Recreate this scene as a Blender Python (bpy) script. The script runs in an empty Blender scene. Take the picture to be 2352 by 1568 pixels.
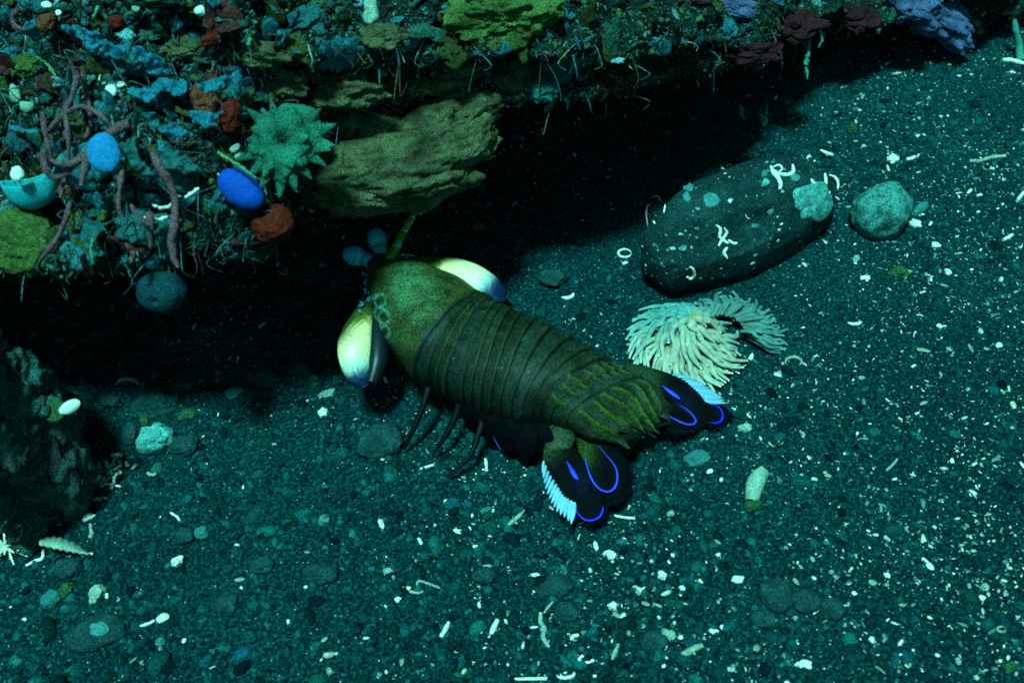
import bpy, math, random
import numpy as np
from mathutils import Vector
from mathutils.bvhtree import BVHTree

# ------------------------------------------------------------------ scene, camera, light
# one Blender unit is one centimetre
sc = bpy.context.scene
sc.unit_settings.system = 'METRIC'
sc.unit_settings.scale_length = 0.01
COL = sc.collection
random.seed(7)
RNG = np.random.default_rng(11)
R_ = math.radians

CAM_H, PITCH, LENS = 30.0, 48.0, 36.0
cam_d = bpy.data.cameras.new('camera')
cam_d.lens = LENS; cam_d.sensor_width = 36.0
cam_d.clip_start = 0.5; cam_d.clip_end = 5000
cam = bpy.data.objects.new('camera', cam_d)
cam.location = (0, 0, CAM_H); cam.rotation_euler = (R_(90 - PITCH), 0, 0)
COL.objects.link(cam); sc.camera = cam
cam_d.dof.use_dof = True
cam_d.dof.focus_distance = 38.5
cam_d.dof.aperture_fstop = 0.17

SUN_EL, SUN_ROT = 75.0, 215.0
world = bpy.data.worlds.new('World'); sc.world = world; world.use_nodes = True
wn = world.node_tree.nodes; wl = world.node_tree.links
bg = wn['Background']
sky = wn.new('ShaderNodeTexSky'); sky.sky_type = 'NISHITA'; sky.sun_disc = False
sky.sun_elevation = R_(SUN_EL); sky.sun_rotation = R_(SUN_ROT)
tint = wn.new('ShaderNodeMix'); tint.data_type = 'RGBA'; tint.blend_type = 'MULTIPLY'
tint.inputs[0].default_value = 1.0
tint.inputs[7].default_value = (0.20, 1.0, 0.74, 1)       # daylight as the sea water filters it
wl.new(sky.outputs[0], tint.inputs[6]); wl.new(tint.outputs[2], bg.inputs[0])
bg.inputs[1].default_value = 0.07

sun_d = bpy.data.lights.new('sun', 'SUN')
sun_d.energy = 5.0; sun_d.angle = R_(8); sun_d.color = (0.30, 1.0, 0.96)
sun = bpy.data.objects.new('sun', sun_d)
# sun_rotation is measured from +Y towards +X
sx = math.cos(R_(SUN_EL)) * math.sin(R_(SUN_ROT)); sy = math.cos(R_(SUN_EL)) * math.cos(R_(SUN_ROT)); sz = math.sin(R_(SUN_EL))
sun.rotation_euler = Vector((sx, sy, sz)).to_track_quat('Z', 'Y').to_euler()
sun.location = (0, 0, 200); COL.objects.link(sun)

sc.view_settings.view_transform = 'Standard'; sc.view_settings.look = 'None'
sc.view_settings.gamma = 1.0; sc.view_settings.exposure = 0.80
sc.view_settings.use_curve_mapping = False
sc.render.engine = 'CYCLES'
sc.cycles.use_denoising = False
sc.cycles.max_bounces = 5; sc.cycles.diffuse_bounces = 3; sc.cycles.glossy_bounces = 2
sc.cycles.transmission_bounces = 3; sc.cycles.caustics_reflective = False; sc.cycles.caustics_refractive = False

# ------------------------------------------------------------------ noise
def _hash(i, j, k, seed):
    n = (i.astype(np.int64) * 374761393 + j.astype(np.int64) * 668265263 + k.astype(np.int64) * 2147483647 + seed * 974634777) & 0xFFFFFFFF
    n = ((n ^ (n >> 13)) * 1274126177) & 0xFFFFFFFF
    n = ((n ^ (n >> 16)) * 2246822519) & 0xFFFFFFFF
    return ((n ^ (n >> 15)) & 0xFFFFFF) / float(0xFFFFFF) * 2 - 1
def vnoise(P, seed=0):
    P = np.atleast_2d(P); f = np.floor(P).astype(np.int64); t = P - f; t = t * t * (3 - 2 * t)
    out = 0
    for a in (0, 1):
        wa = t[:, 0] if a else 1 - t[:, 0]
        for b in (0, 1):
            wb = t[:, 1] if b else 1 - t[:, 1]
            for c in (0, 1):
                wc = t[:, 2] if c else 1 - t[:, 2]
                out = out + wa * wb * wc * _hash(f[:, 0] + a, f[:, 1] + b, f[:, 2] + c, seed)
    return out
ROT = np.array([[.8, .6, 0], [-.48, .64, .6], [.36, -.48, .8]])
def fbm(P, scale, octaves=4, seed=0, gain=0.5, ridged=False):
    P = np.atleast_2d(np.asarray(P, float)) / scale; out = 0; amp = 1
    for o in range(octaves):
        n = vnoise(P, seed + o * 17)
        if ridged: n = 1 - 2 * np.abs(n)
        out = out + amp * n; amp *= gain; P = P @ ROT * 2.03 + 5.1
    return out

# ------------------------------------------------------------------ pixel <-> place (photo measured at 2352 x 1568)
p_ = R_(PITCH)
FWD = np.array([0, math.cos(p_), -math.sin(p_)]); UPV = np.array([0, math.sin(p_), math.cos(p_)]); RGT = np.array([1., 0, 0])
CAMP = np.array([0, 0, CAM_H]); FPX = 2352 * LENS / 36.0
def ray(px, py):
    d = FWD + RGT * (px - 1176) / FPX - UPV * (py - 784) / FPX
    return d / np.linalg.norm(d)
def zg(x, y):
    """height of the seabed"""
    x = np.atleast_1d(np.asarray(x, float)); y = np.atleast_1d(np.asarray(y, float))
    P = np.stack([x, y, 0 * x], 1)
    z = 0.07 * (x) + 0.55 * vnoise(P / 13.0, 3) + 0.24 * fbm(P, 4.2, 2, 9)
    return z
def W(px, py, h=0.0):
    """point on the line of sight of a photo pixel, h above the seabed"""
    d = ray(px, py); z = h
    for _ in range(8):
        t = (z - CAM_H) / d[2]; p = CAMP + d * t
        z = float(zg(p[0], p[1])[0]) + h
    return p
def height_for(P, py):
    """height z at which the vertical through P crosses photo row py"""
    lo, hi = -5.0, 29.0
    for _ in range(40):
        m = (lo + hi) / 2; q = np.array([P[0], P[1], m]) - CAMP
        yy = 784 - FPX * (q @ UPV) / (q @ FWD)
        if yy > py: lo = m
        else: hi = m
    return lo

# ------------------------------------------------------------------ mesh helpers
def setcol(me, cols):
    ca = me.color_attributes.new('pig', 'FLOAT_COLOR', 'POINT')
    c = np.ones((len(me.vertices), 4), np.float32); c[:, :3] = cols
    ca.data.foreach_set('color', c.ravel())
def mesh(name, V, F, mat, parent=None, cols=None, smooth=True):
    """V (n,3) array, F list of index arrays each (m,3) or (m,4); links ONE mesh object"""
    if isinstance(F, np.ndarray): F = [F]
    F = [np.asarray(f, np.int32) for f in F if len(f)]
    me = bpy.data.meshes.new(name)
    me.vertices.add(len(V)); me.vertices.foreach_set('co', np.asarray(V, np.float32).ravel())
    loops = np.concatenate([f.ravel() for f in F]); tot = np.concatenate([np.full(len(f), f.shape[1]) for f in F])
    st = np.concatenate([[0], np.cumsum(tot)[:-1]])
    me.loops.add(len(loops)); me.loops.foreach_set('vertex_index', loops.astype(np.int32))
    me.polygons.add(len(tot)); me.polygons.foreach_set('loop_start', st.astype(np.int32)); me.polygons.foreach_set('loop_total', tot.astype(np.int32))
    me.update(calc_edges=True); me.validate()
    me.polygons.foreach_set('use_smooth', np.full(len(me.polygons), smooth))
    if cols is not None: setcol(me, cols)
    me.materials.append(mat)
    ob = bpy.data.objects.new(name, me); COL.objects.link(ob)
    if parent is not None:
        ob.parent = parent
    return ob
def origin(ob, c=None):
    """move a top-level mesh object's origin into its own place"""
    me = ob.data; n = len(me.vertices); co = np.empty(n * 3, np.float32); me.vertices.foreach_get('co', co); co = co.reshape(-1, 3)
    if c is None: c = np.array([co[:, 0].mean(), co[:, 1].mean(), co[:, 2].min()])
    co -= np.asarray(c, np.float32); me.vertices.foreach_set('co', co.ravel()); me.update(); ob.location = tuple(float(a) for a in c)
    return ob
def thing(name, label, cat, loc, group=None):
    o = bpy.data.objects.new(name, None); o.empty_display_size = 1; COL.objects.link(o)
    o.location = tuple(float(a) for a in loc); o['label'] = label; o['category'] = cat
    if group: o['group'] = group
    return o
def part(name, V, F, mat, root, cols=None, smooth=True, top=None):
    """mesh part given in world coordinates under root (an Empty, or a part whose own thing is top)"""
    base = np.array((top or root).location)
    if root is not None and top is not None: base = np.array(top.location)
    return mesh(name, np.asarray(V) - base, F, mat, root, cols, smooth)
def tag(o, label, cat, group=None):
    o['label'] = label; o['category'] = cat
    if group: o['group'] = group
    return o
def gridF(nu, nv, close_u=False, close_v=False, off=0):
    U = nu if close_u else nu - 1; Vn = nv if close_v else nv - 1
    i, j = np.meshgrid(np.arange(U), np.arange(Vn), indexing='ij'); i = i.ravel(); j = j.ravel()
    i2 = (i + 1) % nu; j2 = (j + 1) % nv
    return np.stack([i * nv + j, i2 * nv + j, i2 * nv + j2, i * nv + j2], 1) + off
def unit(v): v = np.asarray(v, float); return v / (np.linalg.norm(v) + 1e-12)
def join(parts):
    Vs, Fs, Cs, off = [], [], [], 0
    for p in parts:
        V, F = p[0], p[1]
        if isinstance(F, np.ndarray): F = [F]
        Vs.append(V); Fs += [np.asarray(f) + off for f in F]; off += len(V)
        if len(p) > 2: Cs.append(np.broadcast_to(np.asarray(p[2], float), V.shape))
    return np.concatenate(Vs), Fs, (np.concatenate(Cs) if Cs else None)
def sphere_dirs(nu, nv):
    a = np.linspace(0, 2 * np.pi, nu, endpoint=False); b = np.linspace(0.02, np.pi - 0.02, nv)
    A, B = np.meshgrid(a, b, indexing='ij')
    return np.stack([np.cos(A) * np.sin(B), np.sin(A) * np.sin(B), np.cos(B)], -1).reshape(-1, 3)
def blob(c, rad, axes=None, amp=0.12, freq=0.7, seed=0, nu=48, nv=32, octv=4, fn=None, power=1.0):
    D = sphere_dirs(nu, nv); rad = np.asarray(rad, float) * np.ones(3)
    if power != 1.0: D2 = np.sign(D) * np.abs(D) ** power; D2 /= np.maximum(np.linalg.norm(D2, axis=1, keepdims=True), .6)
    else: D2 = D
    r = 1 + amp * fbm(D + seed * 3.7, freq, octv, seed)
    if fn is not None: r = r + fn(D)
    P = D2 * r[:, None] * rad
    if axes is not None: P = P @ np.asarray(axes)          # rows of axes are the local x, y, z directions
    V = P + np.asarray(c)
    caps = [np.arange(nu)[::-1] * nv, np.arange(nu) * nv + nv - 1]
    F = gridF(nu, nv, close_u=True)[:, ::-1]
    n = len(V); V = np.vstack([V, V[caps[0]].mean(0), V[caps[1]].mean(0)])
    i = np.arange(nu); i2 = (i + 1) % nu
    T = np.concatenate([np.stack([i * nv, i2 * nv, np.full(nu, n)], 1), np.stack([i2 * nv + nv - 1, i * nv + nv - 1, np.full(nu, n + 1)], 1)])
    return V, [F, T]
def facets(n, seed, lo=.80, hi=.97):
    """flat broken faces for a stone: cuts the unit ball by n planes"""
    r_ = np.random.default_rng(seed); N_ = r_.normal(0, 1, (n, 3)); N_ /= np.linalg.norm(N_, axis=1, keepdims=True); d_ = r_.uniform(lo, hi, n)
    def f(D):
        c_ = D @ N_.T; return np.minimum(1, np.where(c_ > .2, d_ / np.maximum(c_, .2), 9).min(1)) - 1
    return f
def frame_to(n, up=(0, 0, 1)):
    """axes with local z along n"""
    z = unit(n); x = np.cross(up, z)
    if np.linalg.norm(x) < 1e-3: x = np.array([1., 0, 0])
    x = unit(x); y = np.cross(z, x); return np.array([x, y, z])
def catmull(P, n, closed=False):
    P = np.asarray(P, float); m = len(P)
    t = np.linspace(0, m - 1, n); i = np.clip(np.floor(t).astype(int), 0, m - 2); f = (t - i)[:, None]
    g = lambda k: P[np.clip(k, 0, m - 1)]
    a, b, c, d = g(i - 1), g(i), g(i + 1), g(i + 2)
    return 0.5 * (2 * b + (c - a) * f + (2 * a - 5 * b + 4 * c - d) * f ** 2 + (3 * b - a - 3 * c + d) * f ** 3)
def tube(path, radii, n=None, ns=10, flat=1.0, lump=0.0, seed=0, squash_dir=None):
    path = np.asarray(path, float); m = n or max(8, len(path) * 6)
    P = catmull(path, m); r = catmull(np.asarray(radii, float).reshape(-1, 1) * np.ones((len(radii), 1)), m)[:, 0] if len(radii) > 1 else np.full(m, radii[0])
    r = np.maximum(r, 0.004)
    T = np.gradient(P, axis=0); T /= np.linalg.norm(T, axis=1, keepdims=True) + 1e-9
    ref = np.array([0.13, 0.2, 1.0]) if squash_dir is None else np.asarray(squash_dir, float)
    N = np.cross(T, ref); N /= np.linalg.norm(N, axis=1, keepdims=True) + 1e-9; B = np.cross(T, N)
    a = np.linspace(0, 2 * np.pi, ns, endpoint=False)
    rr = r[:, None] * np.ones(ns)
    if lump: 
        pts = P[:, None, :] + r[:, None, None] * (np.cos(a)[None, :, None] * N[:, None, :] + np.sin(a)[None, :, None] * B[:, None, :])
        rr = rr * (1 + lump * fbm(pts.reshape(-1, 3), max(r.mean() * 1.6, .02), 3, seed).reshape(m, ns))
    V = P[:, None, :] + rr[..., None] * (np.cos(a)[None, :, None] * N[:, None, :] + flat * np.sin(a)[None, :, None] * B[:, None, :])
    V = V.reshape(-1, 3); F = gridF(m, ns, close_v=True)
    V = np.vstack([V, P[0] - T[0] * r[0] * .5, P[-1] + T[-1] * r[-1] * .5]); k = m * ns; j = np.arange(ns); j2 = (j + 1) % ns
    Tc = np.concatenate([np.stack([j2, j, np.full(ns, k)], 1), np.stack([(m - 1) * ns + j, (m - 1) * ns + j2, np.full(ns, k + 1)], 1)])
    return V, [F, Tc]
def inside(pts, poly):
    x, y = pts[:, 0], pts[:, 1]; poly = np.asarray(poly, float); res = np.zeros(len(pts), bool)
    x0, y0 = poly[-1]
    for x1, y1 in poly:
        c = ((y1 > y) != (y0 > y)) & (x < (x0 - x1) * (y - y1) / ((y0 - y1) + 1e-12) + x1); res ^= c; x0, y0 = x1, y1
    return res

# ------------------------------------------------------------------ materials
def mat_base(name):
    m = bpy.data.materials.new(name); m.use_nodes = True
    nt = m.node_tree; b = nt.nodes['Principled BSDF']; return m, nt, b
def nz(nt, co, scale, detail=5, rough=0.6, dist=0.0, typ='noise'):
    if typ == 'noise':
        n = nt.nodes.new('ShaderNodeTexNoise'); n.inputs['Scale'].default_value = scale; n.inputs['Detail'].default_value = detail
        n.inputs['Roughness'].default_value = rough; n.inputs['Distortion'].default_value = dist
    else:
        n = nt.nodes.new('ShaderNodeTexVoronoi'); n.inputs['Scale'].default_value = scale
    nt.links.new(co, n.inputs['Vector']); return n
def ramp(nt, fac, stops):
    r = nt.nodes.new('ShaderNodeValToRGB'); e = r.color_ramp.elements
    while len(e) < len(stops): e.new(0.5)
    for k, (p, c) in enumerate(stops): e[k].position = p; e[k].color = (*c, 1) if len(c) == 3 else c
    nt.links.new(fac, r.inputs[0]); return r
def mix(nt, a, b, fac, blend='MIX'):
    m = nt.nodes.new('ShaderNodeMix'); m.data_type = 'RGBA'; m.blend_type = blend
    for k, v in ((0, fac), (6, a), (7, b)):
        if hasattr(v, 'default_value') or hasattr(v, 'links'): nt.links.new(v, m.inputs[k])
        elif k == 0: m.inputs[0].default_value = v
        else: m.inputs[k].default_value = (*v, 1)
    return m.outputs[2]
def bump(nt, b, h, strength=0.5, dist=0.05):
    n = nt.nodes.new('ShaderNodeBump'); n.inputs['Strength'].default_value = strength; n.inputs['Distance'].default_value = dist
    nt.links.new(h, n.inputs['Height']); nt.links.new(n.outputs[0], b.inputs['Normal'])
def coords(nt): return nt.nodes.new('ShaderNodeTexCoord').outputs['Object']
def organic(name, stops, scale=1.2, speck=None, speck_scale=9.0, speck_at=0.68, rough=0.75, bscale=6.0, bstr=0.6, bdist=0.06, grain=0.35, spec=0.05, sss=0.0, rk=0.28):
    m, nt, b = mat_base(name); co = coords(nt)
    stops = [(p, (q[0] * rk, q[1], q[2])) for p, q in stops]
    if speck is not None: speck = (speck[0] * rk, speck[1], speck[2])
    n = nz(nt, co, scale, 6, 0.65, 0.4); c = ramp(nt, n.outputs[0], stops).outputs[0]
    if speck is not None:
        s = nz(nt, co, speck_scale, 3, 0.6); f = ramp(nt, s.outputs[0], [(speck_at, (0, 0, 0)), (speck_at + 0.05, (1, 1, 1))]).outputs[0]
        c = mix(nt, c, speck, f)
    if grain:
        g = nz(nt, co, 22.0, 1, 0.8); gr = ramp(nt, g.outputs[0], [(0.38, (max(0, 1 - grain * 1.5),) * 3), (0.62, (1, 1, 1))]).outputs[0]
        c = mix(nt, c, gr, 1.0, 'MULTIPLY')
    nt.links.new(c, b.inputs['Base Color']); b.inputs['Roughness'].default_value = rough; b.inputs['Specular IOR Level'].default_value = spec
    h = nz(nt, co, bscale, 8, 0.7); bump(nt, b, h.outputs[0], bstr, bdist)
    if sss: b.inputs['Subsurface Weight'].default_value = sss; b.inputs['Subsurface Radius'].default_value = (.1, .2, .15); b.inputs['Subsurface Scale'].default_value = 0.5
    return m
def pigment(name, rough=0.6, grain=0.4, gscale=24.0, bstr=0.3, bscale=9.0, bdist=0.04, spec=0.3, mott=0.25, mscale=1.6):
    """colour comes from the mesh's own pigment attribute, broken up by mottling"""
    m, nt, b = mat_base(name); co = coords(nt)
    a = nt.nodes.new('ShaderNodeAttribute'); a.attribute_name = 'pig'; c = a.outputs['Color']
    n = nz(nt, co, mscale, 5, 0.65); c = mix(nt, c, ramp(nt, n.outputs[0], [(0.35, (1 - mott,) * 3), (0.62, (1, 1, 1))]).outputs[0], 1.0, 'MULTIPLY')
    g = nz(nt, co, gscale, 1, 0.8); c = mix(nt, c, ramp(nt, g.outputs[0], [(0.38, (max(0, 1 - grain * 1.35),) * 3), (0.62, (1, 1, 1))]).outputs[0], 1.0, 'MULTIPLY')
    nt.links.new(c, b.inputs['Base Color']); b.inputs['Roughness'].default_value = rough; b.inputs['Specular IOR Level'].default_value = spec
    h = nz(nt, co, bscale, 6, 0.7); bump(nt, b, h.outputs[0], bstr, bdist); return m

M = {}
# black volcanic sand
m, nt, b = mat_base('black_sand'); co = coords(nt)
big = nz(nt, co, 0.16, 4, 0.6); fine = nz(nt, co, 9.0, 4, 0.75)
c = ramp(nt, fine.outputs[0], [(0.36, (0.000, 0.006, 0.007)), (0.50, (0.001, 0.034, 0.036)), (0.64, (0.010, 0.115, 0.110))]).outputs[0]
c = mix(nt, c, ramp(nt, big.outputs[0], [(0.35, (0.70, 0.70, 0.74)), (0.65, (1, 1, 1))]).outputs[0], 1.0, 'MULTIPLY')
vo = nz(nt, co, 5.5, typ='voronoi'); spk = nt.nodes.new('ShaderNodeMath'); spk.operation = 'LESS_THAN'; spk.inputs[1].default_value = 0.16
nt.links.new(vo.outputs['Distance'], spk.inputs[0])
sel = nt.nodes.new('ShaderNodeSeparateColor'); nt.links.new(vo.outputs['Color'], sel.inputs[0])
gt = nt.nodes.new('ShaderNodeMath'); gt.operation = 'GREATER_THAN'; gt.inputs[1].default_value = 0.72; nt.links.new(sel.outputs[0], gt.inputs[0])
mu = nt.nodes.new('ShaderNodeMath'); mu.operation = 'MULTIPLY'; nt.links.new(spk.outputs[0], mu.inputs[0]); nt.links.new(gt.outputs[0], mu.inputs[1])
c = mix(nt, c, (0.20, 0.40, 0.34), mu.outputs[0])
nt.links.new(c, b.inputs['Base Color']); b.inputs['Roughness'].default_value = 0.95; b.inputs['Specular IOR Level'].default_value = 0.02
h = nz(nt, co, 5.0, 8, 0.85); bump(nt, b, h.outputs[0], 1.0, 0.22); M['sand'] = m
M['grit'] = pigment('grit', 0.9, 0.45, 14.0, 0.8, 6.0, 0.06, 0.02)
M['chip'] = pigment('shell_chip', 0.55, 0.25, 16.0, 0.3, 10.0, 0.02, 0.3, mott=0.35, mscale=4.0)
M['rock'] = None
m, nt, b = mat_base('reef_rock'); co = coords(nt)
n1 = nz(nt, co, 0.28, 6, 0.65, 0.6); n2 = nz(nt, co, 1.1, 6, 0.7, 0.5); n3 = nz(nt, co, 4.0, 5, 0.7)
c1 = ramp(nt, n1.outputs[0], [(0.28, (0.05, 0.018, 0.020)), (0.42, (0.010, 0.030, 0.022)), (0.52, (0.012, 0.060, 0.048)), (0.64, (0.045, 0.070, 0.022)), (0.78, (0.014, 0.07, 0.085))]).outputs[0]
c2 = ramp(nt, n2.outputs[0], [(0.38, (0.001, 0.006, 0.006)), (0.48, (0.012, 0.05, 0.042)), (0.60, (0.03, 0.11, 0.08)), (0.74, (0.07, 0.06, 0.03))]).outputs[0]
c = mix(nt, c1, c2, 0.5)
c = mix(nt, c, (0.14, 0.34, 0.30), ramp(nt, n3.outputs[0], [(0.66, (0, 0, 0)), (0.70, (1, 1, 1))]).outputs[0])
g = nz(nt, co, 7.0, 6, 0.85); c = mix(nt, c, ramp(nt, g.outputs[0], [(0.40, (0.12,) * 3), (0.62, (1, 1, 1))]).outputs[0], 1.0, 'MULTIPLY')
nt.links.new(c, b.inputs['Base Color']); b.inputs['Roughness'].default_value = 0.9; b.inputs['Specular IOR Level'].default_value = 0.03
h = nz(nt, co, 3.5, 12, 0.85); bump(nt, b, h.outputs[0], 1.0, 0.35); M['rock'] = m
M['turf'] = pigment('reef_growth', 0.8, 0.5, 12.0, 0.7, 5.0, 0.06, 0.04, mott=0.5, mscale=2.0)
M['boulder'] = organic('boulder_stone', [(0.3, (0.012, 0.022, 0.024)), (0.55, (0.030, 0.046, 0.046)), (0.8, (0.075, 0.09, 0.08))], 0.8, (0.22, 0.26, 0.24), 6.0, 0.66, bscale=5, bstr=0.9, bdist=0.1, grain=0.6)
M['pale_crust'] = organic('pale_crust', [(0.3, (0.12, 0.15, 0.14)), (0.5, (0.30, 0.34, 0.30)), (0.75, (0.50, 0.52, 0.46))], 3.0, (0.06, 0.08, 0.08), 6.0, 0.60, bscale=8, bstr=1.0, bdist=0.1)
M['faint_crust'] = organic('faint_crust', [(0.3, (0.10, 0.14, 0.13)), (0.6, (0.17, 0.22, 0.21)), (0.8, (0.24, 0.27, 0.25))], 2.5, bscale=8, bstr=0.6)
M['cobble'] = organic('cobble_stone', [(0.3, (0.018, 0.026, 0.028)), (0.5, (0.034, 0.056, 0.056)), (0.7, (0.06, 0.11, 0.10))], 1.2, bscale=6, bstr=0.8, bdist=0.08, grain=0.5)
M['round_stone'] = organic('round_stone', [(0.36, (0.03, 0.05, 0.05)), (0.47, (0.10, 0.14, 0.12)), (0.54, (0.26, 0.29, 0.25)), (0.66, (0.05, 0.08, 0.08))], 1.5, (0.40, 0.44, 0.40), 5.0, 0.66, bscale=6, bstr=0.9, bdist=0.08, grain=0.5)
M['white'] = organic('calcium_white', [(0.3, (0.45, 0.48, 0.40)), (0.7, (0.78, 0.78, 0.64))], 2.5, rk=1.0, bscale=9, bstr=0.5, bdist=0.03, grain=0.3)
M['offwhite'] = organic('calcium_grey', [(0.3, (0.14, 0.22, 0.17)), (0.7, (0.42, 0.46, 0.34))], 2.5, rk=0.8, bscale=8, bstr=0.7, bdist=0.05, grain=0.4)

# ------------------------------------------------------------------ seabed
def axis_coords(lo, hi, step, far):
    a = np.arange(lo, hi, step); out_hi = [hi]; s = step
    while out_hi[-1] < far: s *= 1.25; out_hi.append(out_hi[-1] + s)
    out_lo = [lo]; s = step
    while out_lo[-1] > -far: s *= 1.25; out_lo.append(out_lo[-1] - s)
    return np.concatenate([np.array(out_lo[1:])[::-1], a, out_hi])
X = axis_coords(-30, 34, 0.13, 900); Y = axis_coords(10, 60, 0.13, 900)
XX, YY = np.meshgrid(X, Y, indexing='ij'); x = XX.ravel(); y = YY.ravel()
P = np.stack([x, y, 0 * x], 1)
near = np.clip(1 - np.maximum(np.abs(x) - 40, 0) / 20, 0, 1) * np.clip(1 - np.maximum(np.abs(y - 35) - 40, 0) / 20, 0, 1)
lum = np.clip(fbm(P, 9.0, 2, 71) * 0.6 + 0.55, 0.15, 1)
def seabed_z(x, y):
    P = np.stack([x, y, 0 * x], 1)
    z = zg(np.clip(x, -60, 80), np.clip(y, -60, 120))
    l = np.clip(fbm(P, 9.0, 2, 71) * 0.6 + 0.55, 0.15, 1)
    z = z + l * (0.20 * fbm(P, 1.2, 2, 31) + 0.17 * np.maximum(fbm(P, 0.55, 2, 33), 0) - 0.22 * np.maximum(fbm(P, 1.6, 2, 37) - .45, 0)) 
    return z
Z = seabed_z(x, y) + near * 0.05 * fbm(P, 0.24, 2, 41)
seaV = np.stack([x, y, Z], 1); seaF = gridF(len(X), len(Y))
seabed = mesh('seabed', seaV, seaF, M['sand']); seabed['kind'] = 'structure'

# ------------------------------------------------------------------ the overhanging reef rock
ctl = [  # shadow line on the sand (px,py), lip row, ledge kind (0 leaning face .. 1 ledge), ledge row
    (-700, 1150, 730, 0.0, 0), (-250, 1010, 670, 0.0, 0), (0, 960, 652, 0.0, 0), (200, 900, 628, 0.0, 0), (500, 900, 610, 0.05, 0), (740, 838, 535, 0.6, 100),
    (850, 730, 460, 0.9, 105), (960, 650, 410, 1.0, 110), (1150, 600, 300, 1.0, 95), (1300, 570, 245, 1.0, 92), (1470, 500, 215, 1.0, 80),
    (1700, 335, 140, 1.0, 60), (1950, 160, 70, 1.0, 15), (2200, 128, 100, 1.0, -30), (2352, 60, 30, 1.0, -90)]
DIN = unit([-0.30, 0.95, 0])
SDIR = np.array([sx, sy, sz])
def lip_point(S, py):
    """the point towards the sun from S that photo row py crosses: its shadow falls on S"""
    lo, hi = 0.0, 30.0
    for _ in range(40):
        m_ = (lo + hi) / 2; q = S + SDIR * m_ - CAMP
        if 784 - FPX * (q @ UPV) / (q @ FWD) > py: lo = m_
        else: hi = m_
    P = S + SDIR * lo; return P[2], P
secs = []
for (px, py, lip, kind, led) in ctl:
    S = W(px, py); zl, S = lip_point(S, lip)
    ze_l = zl + 6.5; d_l = 9.0
    ze_r = max(height_for(S, led), zl + 0.8); ze = ze_l * (1 - kind) + ze_r * kind; d6 = d_l * (1 - kind) - 0.5 * kind
    rec = 0.9 * kind
    prof = [(30, -5), (26, zl * .5), (15, zl + .4), (5, zl + .8), (1.0, zl + .15), (0, zl + .5),
            (d6 * .35 + rec * .8, zl + (ze - zl) * .38), (d6 * .65 + rec * .9, zl + (ze - zl) * .68), (d6, ze - .3), (d6 + 1.2, ze + .5),
            (d6 + 6, ze + 1.4), (d6 + 16, ze + 3.0), (d6 + 45, ze + 5), (d6 + 110, ze + 4), (d6 + 118, -6)]
    secs.append(np.array([[S[0] + DIN[0] * d, S[1] + DIN[1] * d, z] for d, z in prof]))
# carry the rock on to both sides of the frame
L0 = secs[0].copy(); L0[:, 0] -= 70; L0[:, 1] -= 6
Rn = secs[-1].copy(); Rn[:, 0] += 22; Rn[:, 1] += 14
Rn2 = Rn.copy(); Rn2[:, 0] += 70; Rn2[:, 1] += 20
secs = np.array([L0] + secs + [Rn, Rn2])
us = []
for i in range(len(secs) - 1):
    L = np.linalg.norm(secs[i + 1][5] - secs[i][5]); n = max(3, int(L / (0.16 if 1 <= i < len(secs) - 2 else 1.2)))
    us.append(i + np.arange(n) / n)
us = np.concatenate(us + [[len(secs) - 1]])
vs = np.concatenate([np.linspace(0, 2, 12, endpoint=False), np.linspace(2, 4, 70, endpoint=False), np.linspace(4, 9, 110, endpoint=False), np.linspace(9, 11, 85, endpoint=False), np.linspace(11, 14, 30)])
def cat_t(P, t):
    m = len(P); i = np.clip(np.floor(t).astype(int), 0, m - 2); f = (t - i).reshape((-1,) + (1,) * (P.ndim - 1)); g = lambda k: P[np.clip(k, 0, m - 1)]
    a, b_, c_, d_ = g(i - 1), g(i), g(i + 1), g(i + 2)
    return 0.5 * (2 * b_ + (c_ - a) * f + (2 * a - 5 * b_ + 4 * c_ - d_) * f ** 2 + (3 * b_ - a - 3 * c_ + d_) * f ** 3)
G1 = cat_t(secs, us)                                    # nu x 15 x 3
G2 = cat_t(np.swapaxes(G1, 0, 1), vs); G2 = np.swapaxes(G2, 0, 1)   # nu x nv x 3
du = np.gradient(G2, axis=0); dv = np.gradient(G2, axis=1); N = np.cross(du, dv); N /= np.linalg.norm(N, axis=-1, keepdims=True) + 1e-9
Pf = G2.reshape(-1, 3)
# keep the displacement pointing out of the rock (towards the open water in front)
if (N[len(us) // 2, 110] @ np.array([0, -1, 0.2])) < 0: N = -N
amp = np.interp(vs, [0, 2, 4, 9, 11, 14], [.6, .8, 1, 1, 1, 1])[None, :, None]
disp = (1.1 * fbm(Pf, 4.5, 3, 5) + 0.55 * fbm(Pf, 1.7, 3, 6, ridged=True) - 0.9 * np.maximum(fbm(Pf, 1.6, 3, 44) - .25, 0) + 0.32 * fbm(Pf, 0.6, 3, 8) + 0.10 * fbm(Pf, .25, 2, 12)).reshape(G2.shape[:2])[..., None]
RV = (G2 + N * disp * amp * 0.75).reshape(-1, 3); RV[:, 2] = np.where(RV[:, 2] < -6, -6, RV[:, 2])
rockF = gridF(len(us), len(vs))
overhang = mesh('rock_overhang', RV, rockF, M['rock'])
tag(overhang, 'huge dark encrusted reef rock jutting out above the black crevice', 'rock')

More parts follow.
